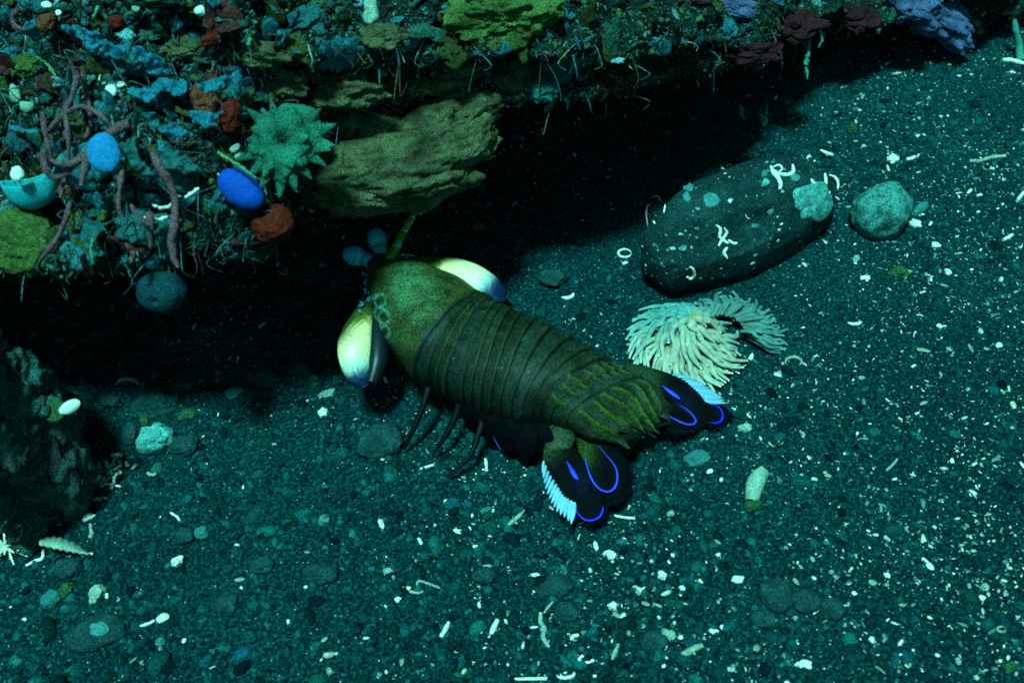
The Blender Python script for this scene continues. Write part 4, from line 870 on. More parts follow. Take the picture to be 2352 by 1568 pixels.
LV = [([(490, 200), (560, 190), (680, 220), (800, 250), (870, 320), (1000, 380), (1080, 420), (1030, 500), (960, 490), (900, 440), (860, 500), (720, 420), (690, 350), (600, 290), (520, 250)], .55, 'leaf', 'long ragged blue leaf slanting across the upper left reef face'),
      ([(1080, 390), (1200, 400), (1280, 460), (1400, 520), (1420, 600), (1330, 630), (1230, 600), (1180, 520), (1090, 470)], .5, 'leaf', 'crumpled blue leaf continuing right of the long slanting leaf'),
      ([(1260, 720), (1360, 640), (1500, 680), (1560, 700), (1520, 790), (1440, 820), (1380, 760), (1230, 840), (1060, 800), (1040, 745)], .75, 'leaf', 'pale blue frilled leaf left of the brown lumpy sponge'),
      ([(1600, 680), (1740, 660), (1860, 620), (1960, 585), (2040, 600), (1980, 660), (1920, 680), (1800, 720), (1780, 790), (1680, 740)], .7, 'leaf', 'forked pale blue leaf pointing right above the spiny sponge'),
      ([(1550, 920), (1680, 900), (1760, 950), (1850, 930), (1800, 1010), (1700, 1060), (1600, 1010)], .8, 'leaf', 'small blue fan leaf left of the tall orange brown sponge'),
      ([(1290, 1070), (1380, 1060), (1440, 1020), (1540, 1050), (1610, 1120), (1540, 1125), (1420, 1130), (1330, 1110)], .9, 'leaf', 'light blue leaf curling over a dark hollow in the reef face'),
      ([(280, 100), (320, 120), (310, 180), (340, 260), (330, 340), (260, 330), (200, 290), (90, 320), (90, 295), (200, 250), (280, 220)], .5, 'leaf', 'branching blue green leaf near the top left corner'),
      ([(1200, 930), (1290, 920), (1330, 1000), (1300, 1060), (1200, 1050)], .5, 'leaf2', 'dull blue leaf in the middle of the left reef face'),
      ([(1050, 1150), (1120, 1200), (1180, 1330), (1280, 1400), (1330, 1500), (1240, 1480), (1120, 1400), (1040, 1340), (1000, 1250)], .9, 'leaf2', 'grey blue trailing leaf right of the bright blue oval sponge'),
      ([(600, 720), (650, 700), (680, 900), (700, 1010), (660, 1000), (600, 870)], .7, 'leaf2', 'narrow grey leaf behind the brown rope tangle'),
      ([(700, 1790), (880, 1840), (820, 1930), (800, 2010), (860, 2080), (740, 2180), (690, 2100), (660, 1900)], 1.0, 'leaf2', 'hanging grey blue leaf below the brown rounded sponge'),
      ([(1150, 1870), (1330, 1820), (1400, 1870), (1300, 1900), (1220, 1930)], 1.1, 'leaf2', 'small grey leaf at the lip left of the deep blue sponge'),
      ([(1300, 1230), (1500, 1250), (1660, 1380), (1560, 1440), (1400, 1400), (1280, 1320)], .6, 'leaf2', 'flat green grey leaf between the rope sponges and deep blue sponge'),
      ([(60, 1030), (200, 1050), (320, 1060), (330, 1100), (200, 1100), (60, 1080)], .6, 'leaf', 'pale blue green strip of leaf above the glassy cup')]
for k, (pl, off, mt, lab) in enumerate(LV):
    pl = z4(pl); leaf(pl, off, mt, 'reef_leaf', lab, 'algae leaf', seed=200 + k, step=3.6 if k < 7 else 4.5)
# brown rope sponges and hanging strands
def rope(pts, r, mt, name, label, cat, off=.9, hang=True, seed=0, wob=.12, lump=.1, D=None, group=None):
    D0 = (dep(*pts[0]) if D is None else D) - off; P = []
    for k, (px, py) in enumerate(pts):
        Dk = D0
        if k: Dk = min(D0, dep(px, py) - off * .7) if not hang else D0
        P.append(at_depth(px, py, Dk + wob * math.sin(k * 2.3 + seed)))
    V1, F1 = tube(P, [r * .9, r * 1.25, r * .85, r * 1.15, r * .95, r * .5], n=len(pts) * 14, ns=10, lump=lump * 2.2, seed=seed); o = mesh(name, V1, F1, M[mt]); origin(o, P[0]); return tag(o, label, cat, group)
RP = [([(300, 283), (262, 300), (232, 322), (208, 350), (196, 385), (186, 428)], .16, 'thick brown rope sponge curving down from the centre of the tangle'), ([(232, 318), (195, 355), (160, 378), (125, 372), (100, 352), (108, 395), (130, 408), (158, 398)], .12, 'looped brown rope sponge left of the bright blue oval sponge'),
      ([(352, 352), (372, 392), (392, 425), (402, 470), (400, 520), (396, 560), (400, 592), (410, 615)], .15, 'longest brown rope sponge hanging straight below the lip'), ([(343, 488), (346, 530), (346, 570)], .12, 'short brown rope sponge hanging left of the longest one'),
      ([(163, 460), (152, 500), (132, 545), (110, 575), (92, 598)], .10, 'thin greyish rope sponge slanting over the yellow green lump'), ([(160, 145), (176, 175), (168, 215), (150, 255), (148, 300), (160, 330)], .11, 'brown rope sponge rising at the top of the tangle'),
      ([(190, 162), (198, 215), (208, 262), (200, 310), (165, 335)], .09, 'slim brown strand crossing the middle of the tangle'), ([(98, 258), (104, 305), (112, 345), (120, 390)], .09, 'slim brown strand at the left side of the tangle'),
      ([(280, 392), (276, 430), (272, 470), (280, 500)], .09, 'brown strand below the bright blue oval sponge'), ([(150, 262), (158, 330), (150, 400), (138, 455)], .08, 'thin brown strand dropping to the brown rounded sponge'),
      ([(110, 300), (150, 262), (190, 245), (235, 268), (262, 300)], .09, 'brown strand arching over the top of the tangle'), ([(45, 20), (30, 40), (35, 60), (60, 70)], .10, 'curled grey brown strand in the top left corner'), ([(285, 560), (305, 580), (300, 605)], .09, 'stubby brown strand near the grey leaf at the lip'),
      ([(300, 470), (320, 500), (345, 520)], .07, 'small brown strand tucked between leaves at the lip')]
for k, (pts, r, lab) in enumerate(RP): rope(pts, r * .78, 'rope', 'rope_sponge', lab, 'rope sponge', off=1.3 + .2 * (k % 3), seed=k)
HY = [([(1866, 40), (1862, 80), (1856, 120), (1852, 160), (1855, 182)], .07, 'longest pale hydroid strand hanging under the upper right ledge'), ([(1793, 118), (1796, 150), (1798, 185), (1802, 210)], .06, 'thin pale hydroid strand left of the longest one'),
      ([(1955, 62), (1945, 90), (1938, 115)], .05, 'short forked hydroid strand right of the longest one'), ([(1392, 235), (1391, 265), (1390, 292)], .04, 'single fine thread hanging right of the wavy sponge'), ([(1748, 262), (1755, 290), (1762, 240)], .07, 'tangled hydroid tuft above the boulder'),
      ([(1700, 240), (1706, 275), (1712, 318), (1690, 300)], .09, 'bushy dim hydroid tuft hanging over the boulder end'), ([(1880, 60), (1888, 90), (1880, 110)], .05, 'green threadlike alga under the maroon crust')]
for k, (pts, r, lab) in enumerate(HY): rope(pts, r, 'twig', 'hydroid', lab, 'hydroid', off=.8, seed=k, lump=.5, wob=.1)
YT = [([(395, 470), (375, 478), (350, 470)], 'white curved sliver at the lip beside the longest rope sponge'), ([(385, 498), (360, 505), (330, 498)], 'second thin white sliver lying just below the curved one'), ([(455, 432), (440, 445), (425, 455)], 'short white sliver left of the deep blue sponge'), ([(225, 15), (220, 30), (212, 45)], 'short yellow twig on the reef near the top left'),
      ([(213, 545), (210, 575), (214, 605)], 'green thread hanging from the grey leaf'), ([(80, 130), (110, 150), (128, 175)], 'pale yellow twig at the left of the upper reef face'), ([(570, 105), (575, 85), (570, 70)], 'thin yellow thread right of the slanted orange sponge'), ([(500, 350), (540, 375), (590, 410)], 'long fine green thread above the deep blue sponge')]
for k, (pts, lab) in enumerate(YT): rope(pts, .045, 'white' if 'white' in lab else 'yellow', 'twig' if 'white' not in lab else 'sliver', lab, 'twig' if 'white' not in lab else 'sliver', off=1.2, seed=k, lump=.3)
# pale bits caught on the reef
for k, (px, py, rx, ry, lab) in enumerate(((850, 30, 20, 30, 'pale upright shell chip on the top ledge left of the green sponge'), (107, 13, 12, 10, 'round yellow white bead at the top left corner'), (135, 30, 7, 7, 'little white bead right of the yellow white one'), (255, 208, 14, 12, 'pale yellow nugget left of the frilled leaf'),
        (278, 195, 7, 10, 'small white nugget above the pale yellow nugget'), (35, 215, 22, 12, 'pale blue chip at the left edge of the reef'), (60, 245, 12, 16, 'blue white chip below the first pale blue chip'), (40, 398, 18, 16, 'bright white nugget inside the rim of the glassy cup'), (748, 569, 8, 8, 'tiny round white bead floating dark crevice left of the eyes'),
        (425, 388, 10, 12, 'small green white nugget right of the rope sponge'), (540, 340, 12, 8, 'pale blue bead pair left of the spiny sponge'), (548, 358, 10, 9, 'lower pale blue bead left of the spiny sponge'), (460, 25, 14, 12, 'white chip at the top left of the slanted orange sponge'), (312, 20, 9, 8, 'tiny white chip at the top edge'))):
    if px == 748: lab = 'tiny round white bead in the dark crevice left of the shrimp eyes'
    reefblob(px, py, rx, ry, 'offwhite' if k in (0, 5, 6, 10, 11, 13) else 'white', 'reef_chip', lab, 'shell chip', 15 * k, .6, .35 if px != 40 else 1.6, .25, 160 + k, nu=20, nv=14, D=None if px != 748 else dep(740, 480) + 1.5)
# bivalve shell on the little left rock: dark cup with a bright lid
D0 = float((castb(lb, 120, 935)[0] - CAMP) @ FWD) if castb(lb, 120, 935)[0] is not None else float((W(140, 940, 1) - CAMP) @ FWD)
root = thing('open_shell', 'open shell with a bright white valve on the small rock at the left', 'shell', at_depth(140, 950, D0 - .2))
V1, F1, _c = reefblob(124, 942, 28, 30, '', '', '', '', 20, .4, .2, .12, 171, lambda D: -.3 * np.exp(-((D[:, 0]) ** 2 + D[:, 1] ** 2) / .25) * (D[:, 2] > 0), D=D0, link=False); part('lower_valve', V1, F1, M['green_stone'], root)
V1, F1, _c = reefblob(161, 934, 27, 15, '', '', '', '', -28, .5, .5, .05, 172, D=D0, link=False); part('upper_valve', V1, F1, M['white'], root)
# small stuff that covers the rock everywhere
hits = []
tri = rng_px = None
n = 30000; pxs = RNG.uniform(-60, 2400, n); pys = RNG.uniform(-60, 640, n)
Cn, Nn = [], []
for px, py in zip(pxs, pys):
    h_ = bvh_rock.ray_cast(Vector(CAMP), Vector(ray(px, py)))
    if h_[0] is None: continue
    nn = np.array(h_[1]); nn = -nn if nn @ ray(px, py) > 0 else nn
    Cn.append(h_[0]); Nn.append(nn)
Cn = np.array(Cn); Nn = np.array(Nn); Nn = Nn + RNG.normal(0, .5, Nn.shape)
pal = np.array([[.05, .075, .06], [.09, .13, .11], [.14, .16, .06], [.16, .05, .035], [.20, .25, .22], [.03, .035, .03], [.10, .20, .22], [.42, .45, .38]])
zone = fbm(Cn, 2.2, 3, 55); w_ = np.clip(np.stack([.9 + 0 * zone, .8 + zone, .5 - zone, .4 + .5 * np.sin(zone * 6), .4 + 0 * zone, .8 + 0 * zone, .3 + .3 * zone, .14 + 0 * zone], 1), .02, None); w_ /= w_.sum(1, keepdims=True)
idx = (w_.cumsum(1) > RNG.random((len(Cn), 1))).argmax(1); cols = pal[idx] * RNG.uniform(.6, 1.3, (len(Cn), 1)); s = np.exp(RNG.normal(-3.0, .5, len(Cn))).clip(.02, .15); s[idx == 7] *= .45
cols = cols * [.4, .8, .8]; V, F, Cc = scatter(Cn, s, cols, 0, (.3, 1.1), (.6, 2.6), .28, normals=Nn); o = mesh('reef_turf', V, F, M['turf'], cols=Cc); o['kind'] = 'stuff'
# fine tangled filaments over the left part of the face and under the ledges
fil = []
for k in range(1150):
    px = RNG.uniform(-20, 640) if k < 850 else RNG.uniform(640, 2250); py = RNG.uniform(60, 620) if k < 850 else RNG.uniform(60, 250)
    h_ = bvh_rock.ray_cast(Vector(CAMP), Vector(ray(px, py)))
    if h_[0] is None: continue
    p = np.array(h_[0]); d_ = unit(RNG.normal(0, 1, 3) + [0, -1.0, -.3]); L_ = float(np.exp(RNG.normal(-.6, .45))); b2 = RNG.normal(0, .35, 3) * L_
    r_ = RNG.uniform(.012, .03); pts_ = [p, p + d_ * L_ * .4 + b2, p + d_ * L_ * .6 + b2 * 1.6 + [0, 0, -.2 * L_], p + d_ * L_ * .7 + b2 * .8 + [0, -.1, -.6 * L_]]
    t_ = RNG.random(); c_ = np.array([.03, .13, .14]) if t_ < .45 else np.array([.09, .035, .04]) if t_ < .7 else np.array([.05, .10, .04]) if t_ < .9 else np.array([.25, .45, .38])
    fil.append((*tube(pts_, [r_, r_ * 1.2, r_, r_ * .5], n=9, ns=5, lump=.2), c_ * RNG.uniform(.6, 1.3)))
V1, F1, C1 = join(fil); o = mesh('filament_algae', V1, F1, M['turf'], cols=C1); o['kind'] = 'stuff'
# ragged flakes among the growth
pcs = []
for k in range(520):
    px = RNG.uniform(-20, 640) if k < 400 else RNG.uniform(640, 2250); py = RNG.uniform(-10, 600) if k < 400 else RNG.uniform(-10, 130)
    h_ = bvh_rock.ray_cast(Vector(CAMP), Vector(ray(px, py)))
    if h_[0] is None: continue
    p = np.array(h_[0]); nn = np.array(h_[1]); nn = nn if nn @ ray(px, py) < 0 else -nn; s_ = float(np.exp(RNG.normal(-1.35, .4)))
    V1, F1 = blob(p + nn * .15, (s_, s_ * RNG.uniform(.4, .8), s_ * .14), frame_to(unit(nn + RNG.normal(0, .5, 3)), RNG.normal(0, 1, 3)), amp=.55, freq=.5, seed=k % 37, nu=22, nv=12, octv=3)
    t_ = RNG.random(); c_ = np.array([.015, .12, .14]) if t_ < .4 else np.array([.02, .09, .06]) if t_ < .65 else np.array([.05, .07, .02]) if t_ < .8 else np.array([.07, .02, .018]) if t_ < .93 else np.array([.10, .28, .28])
    pcs.append((V1, F1, c_ * RNG.uniform(.6, 1.3)))
V1, F1, C1 = join(pcs); o = mesh('crust_growth', V1, F1, M['turf'], cols=C1); o['kind'] = 'stuff'
# twig standing on the sand at the upper right
q = [W(2345, 140, 0), W(2341, 105, .5), W(2333, 70, 1.2), W(2330, 45, 1.6)]; V1, F1 = tube(q, [.22, .16, .18, .1], n=20, ns=10, lump=.3); o = mesh('alga_twig', V1, F1, M['twig']); origin(o); tag(o, 'green knobbly twig standing on the sand at the upper right corner', 'algae')

# ------------------------------------------------------------------ curled sea anemone
M['frond'] = pigment('frond', .6, .25, 20, .4, 8, .03, .2, mott=.25, mscale=3)
AC = W(1572, 800, 0); an = thing('sea_anemone', 'pale feathery sea anemone curled in a ring behind the tail fan', 'sea anemone', AC)
V1, F1 = blob(AC + [0, 0, .5], (1.1, 1.1, 1.05), None, amp=.08, seed=5); part('body', V1, F1, M['frond'], an, np.tile([.16, .20, .13], (len(V1), 1)))
def frond(P0, P1, sag, r, c0, c1):
    mid = (P0 + P1) / 2 + np.array([0, 0, sag]); V1, F1 = tube([P0, mid, P1], [r * .6, r, r * .95, r * .25], n=16, ns=8, flat=.45, squash_dir=unit(P1 - P0) * .01 + [0, 0, 1], lump=.1, seed=int(RNG.integers(99)))
    t_ = np.concatenate([np.repeat(np.linspace(0, 1, 16), 8), [0, 1]])[:, None]; part('tentacle', V1, F1, M['frond'], an, np.array(c0) * (1 - t_) + np.array(c1) * t_)
WH = np.array([.50, .55, .44]); TAN = np.array([.28, .21, .09]); GR = np.array([.10, .30, .27])
extra = []
def fr(P0, P1, sag, r, c0, c1, own):
    mid = (P0 + P1) / 2 + np.array([0, 0, sag]) + RNG.normal(0, .03, 3)
    sd = np.cross(unit(P1 - P0), [0, 0, 1.]) * RNG.normal(.12, .09) * np.linalg.norm(P1 - P0); V1, F1 = tube([P0, mid + sd, P1 * .72 + P0 * .28 + sd * 1.1 + [0, 0, sag * .75], P1], [r * .8, r * 1.15, r * 1.15, r * .95, r * .55], n=14, ns=7, flat=.7, squash_dir=unit(P1 - P0) * .01 + [0, 0, 1], lump=.14, seed=int(RNG.integers(99)))
    t_ = np.concatenate([np.repeat(np.linspace(0, 1, 14), 7), [0, 1]])[:, None]; C1 = np.array(c0) * (1 - t_) + np.array(c1) * t_
    if own: part('tentacle', V1, F1, M['frond'], an, C1)
    else: extra.append((V1, F1, C1))
def ringof(n, r0, z0, r1, z1, sw, rr, sag, owns, a0=0, a1=360, cen=None):
    cen = AC if cen is None else cen
    for k in range(n):
        a_ = R_(a0 + (a1 - a0) * (k + RNG.uniform(-.3, .3)) / n); d_ = np.array([math.cos(a_), math.sin(a_), 0]); d2 = np.array([math.cos(a_ + sw), math.sin(a_ + sw), 0]); j_ = RNG.normal(1, .07)
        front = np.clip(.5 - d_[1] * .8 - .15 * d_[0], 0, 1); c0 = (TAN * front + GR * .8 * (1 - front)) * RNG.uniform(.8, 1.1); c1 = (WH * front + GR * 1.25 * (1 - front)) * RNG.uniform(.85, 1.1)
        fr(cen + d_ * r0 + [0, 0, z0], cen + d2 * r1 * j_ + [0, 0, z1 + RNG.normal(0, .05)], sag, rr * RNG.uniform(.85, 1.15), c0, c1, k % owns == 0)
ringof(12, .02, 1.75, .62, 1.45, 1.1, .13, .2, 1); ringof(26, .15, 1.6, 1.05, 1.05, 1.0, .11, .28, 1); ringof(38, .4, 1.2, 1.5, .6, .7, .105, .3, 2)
ringof(64, .7, .8, 1.9, .25, .4, .09, .22, 5); ringof(56, .9, .55, 2.2, .12, .35, .08, .15, 8, 60, 330)
# the second half of the ring fans out to the right
FC_ = W(1655, 785, 0)
for lay, (n, r0, r1, z0, z1) in enumerate(((34, .95, 2.15, .5, .35), (38, 1.1, 2.5, .3, .12), (26, .8, 1.8, .65, .6))):
    for k in range(n):
        a_ = R_(-4 + 132 * (k + RNG.uniform(-.4, .4)) / n); d_ = np.array([math.cos(a_), math.sin(a_), 0]); a2 = a_ - .22; d2 = np.array([math.cos(a2), math.sin(a2), 0]); j_ = RNG.normal(1, .06); k1 = .75 + .25 * math.sin(k * 2.1)
        fr(FC_ + d_ * r0 * j_ + [0, 0, z0], FC_ + d2 * r1 * j_ * (1 if a_ < R_(100) else .85) + [0, 0, z1], .2, .085, (GR * .4 + TAN * .15) * k1, GR * RNG.uniform(.55, 1.1), k % 5 == 0)
V1, F1, C1 = join(extra); o = part('tentacle_mass', V1, F1, M['frond'], an, C1); o['kind'] = 'stuff'

# ------------------------------------------------------------------ shell and coral pieces lying on the sand
def gp(px, py, h=0.0):
    p, n_ = cast(px, py, 'sea'); return p + np.array([0, 0, h])
def rod(pts, rpx, mt, name, label, cat, lump=.15, ends=(.8, .8), seed=0, h=.6, group=None):
    P0 = gp(*pts[0]); r = rpx / pxcm(P0); P = [gp(px, py, r * h) for px, py in pts]
    V1, F1 = tube(P, [r * ends[0], r, r * 1.05, r, r * ends[1]], n=max(10, len(pts) * 8), ns=10, lump=lump, seed=seed); o = mesh(name, V1, F1, M[mt]); origin(o); return tag(o, label, cat, group)
def nugget(px, py, rx, ry, mt, name, label, cat, ang=0, amp=.25, seed=0, power=.85):
    return stone(px, py, rx, ry, ang, mt, name, label, cat, amp, seed, .45, power)
RD = [([(1143, 1425), (1136, 1440), (1128, 1458)], 6, 'white', 'short thick white rod standing out on the sand at bottom centre'), ([(1031, 1430), (1023, 1447), (1012, 1464)], 5, 'white', 'white rod with a small fork left of the thick white rod'),
      ([(1165, 1208), (1180, 1197), (1195, 1183), (1203, 1172)], 5, 'offwhite', 'pale club shaped splinter left of the left tail fin'), ([(1411, 1184), (1435, 1189), (1459, 1191)], 3.2, 'white', 'thin white stick pointing out below the tail fan'), ([(961, 1237), (967, 1247), (969, 1260)], 4, 'white', 'small bent white stick below the legs of the shrimp'),
      ([(965, 1078), (982, 1073), (997, 1068)], 3.5, 'white', 'slim white splinter by the third walking leg'), ([(1115, 1053), (1117, 1068), (1118, 1084)], 4, 'white', 'upright white stick under the swimming legs'), ([(392, 1178), (408, 1188), (418, 1206)], 3, 'white', 'thin curved white stick in the rubble on the left'),
      ([(1565, 1506), (1585, 1496), (1613, 1482)], 8, 'offwhite', 'segmented pale yellow rod at the bottom edge right of centre'), ([(1420, 1480), (1414, 1496), (1406, 1516)], 5, 'offwhite', 'knobbly pale twig left of the segmented yellow rod'), ([(1270, 1382), (1258, 1396), (1249, 1408)], 3, 'offwhite', 'thin pale stick above the knobbly coral strand'),
      ([(1242, 1408), (1241, 1428), (1250, 1445), (1247, 1465), (1262, 1488)], 5, 'offwhite', 'knobbly white coral strand trailing down at bottom centre'), ([(323, 1438), (342, 1432), (356, 1425)], 3.5, 'white', 'white tail like splinter pointing at the club shaped fragment'), ([(2225, 372), (2250, 372), (2275, 364), (2310, 360)], 4.5, 'offwhite', 'long yellowish branching splinter on the slope at upper right'),
      ([(2300, 140), (2325, 142), (2356, 150)], 5, 'white', 'white horn shaped splinter at the upper right edge'), ([(2336, 463), (2344, 452), (2352, 442)], 4, 'white', 'white stick at the right edge beside the open slope'), ([(2303, 553), (2315, 547), (2325, 540)], 4, 'white', 'short white stick low on the right edge of the slope'),
      ([(2081, 368), (2092, 366), (2102, 362)], 4, 'white', 'short white stick above the round stone'), ([(215, 1110), (245, 1112), (278, 1118)], 3, 'white', 'straight white stick across the broken coral clump'), ([(213, 1150), (226, 1146), (232, 1152)], 4, 'offwhite', 'bent pale chip just under the broken coral clump'),
      ([(208, 1205), (212, 1222), (208, 1238)], 5, 'offwhite', 'pale upright splinter above the curved pale shard'), ([(205, 1272), (190, 1275), (215, 1274)], 5, 'white', 'white lump at the tip of the curved pale shard'), ([(60, 1300), (80, 1290), (98, 1282), (100, 1262)], 4, 'white', 'white hooked strand right of the spiky white star'),
      ([(925, 1348), (938, 1357), (960, 1362), (972, 1358)], 3.2, 'offwhite', 'pale hook shaped twig in the rubble below the shrimp'), ([(1010, 1350), (965, 1335), (958, 1345)], 3, 'offwhite', 'pale angled splinter above the hook shaped twig'), ([(2035, 1082), (2050, 1068), (2060, 1055)], 3, 'offwhite', 'thin olive splinter on the open sand at right'), ([(1640, 1455), (1632, 1448), (1650, 1450)], 4, 'white', 'small white v shaped piece above the segmented rod'),
      ([(1500, 1385), (1520, 1395)], 3, 'offwhite', 'tiny pale stick on sand left of the low stone row'), ([(1340, 1505), (1330, 1515), (1345, 1523), (1365, 1515)], 4, 'white', 'white curl at the bottom edge under the tail fan'), ([(1180, 1560), (1300, 1556), (1320, 1546)], 4, 'white', 'white splinter cut by the bottom edge')]
for k, (pts, r, mt, lab) in enumerate(RD): rod(pts, r, mt, 'splinter' if r < 5 else 'coral_rod', lab, 'splinter' if r < 5 else 'coral piece', seed=k, lump=.22)
# finger coral piece
fc = [gp(1752, 1092, .3), gp(1738, 1110, .34), gp(1728, 1135, .3), gp(1724, 1160, .2)]; V1, F1 = tube(fc, [.20, .27, .27, .25], n=30, ns=18, lump=.14, seed=3)
o = thing('finger_coral', 'stubby pale finger of dead coral with a broken end, lying right of the tail fan', 'coral piece', fc[3]); part('finger', V1, F1, M['offwhite'], o)
V1, F1 = blob(fc[3] + np.array([.03, -.1, -.05]), (.30, .2, .26), None, amp=.25, seed=9); part('broken_end', V1, F1, M['green_stone'], o)
NG = [(1407, 1394, 10, 15, 'white', 'bright white oval chip right of the coral strand near the bottom', -60), (1116, 1178, 14, 15, 'teal_stone', 'pale blue triangular chip left of the left tail fin', 30), (897, 1318, 15, 12, 'offwhite', 'pale yellowish lump with a tail in the rubble below the shrimp', 20), (1405, 1277, 10, 10, 'white', 'white rounded nugget below the tip of the tail fan', 0), (1520, 1322, 11, 10, 'white', 'white nugget right of the one below the tail fan', 20),
      (1536, 1460, 18, 12, 'offwhite', 'olive white chip on the right of a dark stone near the bottom', -10), (1693, 1331, 15, 10, 'white', 'smooth pale yellow nugget left of the low stone row', 0), (1604, 1335, 8, 12, 'white', 'egg shaped white nugget between tail fan and low stone row', -60), (1711, 985, 17, 12, 'offwhite', 'ragged pale green chip right of the right tail fin', 0), (2036, 1322, 7, 7, 'white', 'round white bead on the open sand at lower right', 0),
      (1867, 1225, 10, 7, 'offwhite', 'small grey white oval above the low stone row', 0), (2259, 1351, 10, 10, 'offwhite', 'round pale olive chip at far lower right', 0), (2314, 1534, 12, 14, 'green_stone', 'olive oval chip at the bottom right corner', 50), (1846, 1528, 17, 9, 'white', 'brightest white chip at the bottom edge right of centre', 5), (1987, 640, 12, 7, 'white', 'white teardrop chip below the leaf shaped shell', -20), (2050, 368, 14, 11, 'white', 'white triangular chip above the round stone', -30),
      (1955, 302, 12, 14, 'green_stone', 'pale green tuft like chip above the boulder', 0), (2149, 564, 10, 7, 'white', 'white oval chip right of the round stone', 0), (2176, 627, 7, 9, 'white', 'small white upright chip on the slope at right', 0), (752, 908, 22, 11, 'offwhite', 'pale crumbly chip on the sand under the left club', -20), (744, 950, 11, 12, 'white', 'white square chip below the pale crumbly chip', 0), (226, 1367, 17, 20, 'offwhite', 'rough whitish chunk right of the tall dark stone', 30),
      (375, 1420, 15, 10, 'white', 'white club shaped fragment in the lower left', -30), (408, 1291, 12, 13, 'white', 'notched white chunk in the left rubble', 40), (207, 1189, 11, 13, 'white', 'white oval nugget below the broken coral clump', 50), (136, 1200, 8, 8, 'white', 'small white nugget left of the white oval nugget', 0), (77, 1037, 12, 9, 'white', 'white chip at the foot of the small left rock', 20), (2105, 517, 13, 9, 'white', 'white shell lip right of the round stone', 20), (1437, 607, 10, 6, 'white', 'white chip left of the boulder foot', -10),
      (1950, 1070, 9, 5, 'offwhite', 'small pale oval chip far right of the finger coral', 0), (1790, 1105, 7, 7, 'teal_stone', 'round blue grey bead right of the finger coral', 0), (1590, 1330, 6, 6, 'offwhite', 'tiny pale bead left of the egg shaped nugget', 0), (1113, 1490, 6, 9, 'white', 'pointed white chip below the thick white rod', 80), (1048, 1494, 8, 8, 'white', 'white nugget below the forked white rod', 0), (914, 1377, 7, 6, 'white', 'little bright cap shaped chip under the hook shaped twig', 0), (1540, 1180, 9, 6, 'offwhite', 'greyish chip on sand below the right tail fin', 0)]
for k, (px, py, rx, ry, mt, lab, ang) in enumerate(NG): nugget(px, py, rx, ry, mt, 'shell_chip', lab, 'shell chip', ang, .22, 300 + k)
# crescent and ring shaped shells
def crescent(px, py, r, a0, a1, w, label, mt='white', name='curved_shell', sy=.6, cat='shell'):
    pts = [(px + r * math.cos(R_(t_)), py + r * sy * math.sin(R_(t_))) for t_ in np.linspace(a0, a1, 9)]
    return rod(pts, w, mt, name, label, cat, lump=.1, ends=(.3, .3))
crescent(1300, 676, 17, -10, 130, 4.5, 'white crescent shell on sand behind the middle of the shrimp'); crescent(1435, 583, 15, 0, 350, 3, 'thin white oval shell ring left of the boulder'); crescent(293, 888, 26, -170, -10, 5, 'pale arched shell in the dim sand under the overhang', 'offwhite')
crescent(1962, 734, 20, 30, 140, 4, 'white curved shell sliver right of the sea anemone'); crescent(1822, 832, 18, 150, 400, 3.5, 'greenish oval shell ring below the sea anemone', 'offwhite'); crescent(2300, 1445, 10, 0, 330, 3, 'small pale shell ring at far lower right', 'offwhite')
stone(1965, 597, 16, 7, -60, 'offwhite', 'leaf_shell', 'leaf shaped pale shell standing below the round stone', 'shell', .06, 5, .5)
# curved shard propped on stones
pl = [(93, 1240), (110, 1232), (140, 1240), (170, 1245), (190, 1258), (205, 1275), (170, 1268), (140, 1262), (115, 1262), (97, 1252)]
DS = float((gp(150, 1275) - CAMP) @ FWD); xs = np.linspace(90, 207, 30); V_ = []
for i, px in enumerate(xs):
    t_ = i / 29; cy = 1243 + 28 * t_ ** 1.3 - 4 * math.sin(t_ * np.pi); hw = 14 * math.sin(np.pi * min(1, .15 + t_ * .85)) ** .7 * (1 + .15 * math.sin(i * 1.7))
    for j_, v_ in enumerate(np.linspace(-1, 1, 9)): V_.append(at_depth(px, cy + hw * v_, DS - .35 - .18 * (1 - v_ * v_) + .3 * v_ * -1))
V_ = np.array(V_); Vb = V_ - UPV * .05 + FWD * .07; f = gridF(30, 9); n_ = 270
bd = [(j_, j_ + 1) for j_ in range(8)] + [(i * 9 + 8, i * 9 + 17) for i in range(29)] + [(29 * 9 + 8 - j_, 29 * 9 + 7 - j_) for j_ in range(8)] + [((29 - i) * 9, (28 - i) * 9) for i in range(29)]
bd = np.array(bd); o = mesh('shell_shard', np.vstack([V_, Vb]), [f, f[:, ::-1] + n_, np.stack([bd[:, 0], bd[:, 1], bd[:, 1] + n_, bd[:, 0] + n_], 1)], M['offwhite']); origin(o); tag(o, 'large curved pale shard bridging stones at the lower left', 'shell shard')
# spiky white star
c_ = gp(22, 1266, .25); pcs = []
for k in range(22):
    d_ = unit(RNG.normal(0, 1, 3) * [1, .8, .7] + [0, -.2, .3]); L_ = RNG.uniform(.35, .95) if k else 1.3; pcs.append((*tube([c_, c_ + d_ * L_ * .5, c_ + d_ * L_ + [0, 0, -.08]], [.075, .05, .02], n=10, ns=6, lump=.2, seed=k), [1, 1, 1]))
V1, F1, _ = join(pcs); o = mesh('spiny_coral', V1, F1, M['white']); origin(o); tag(o, 'spiky white star of coral spines at the left edge', 'coral piece')
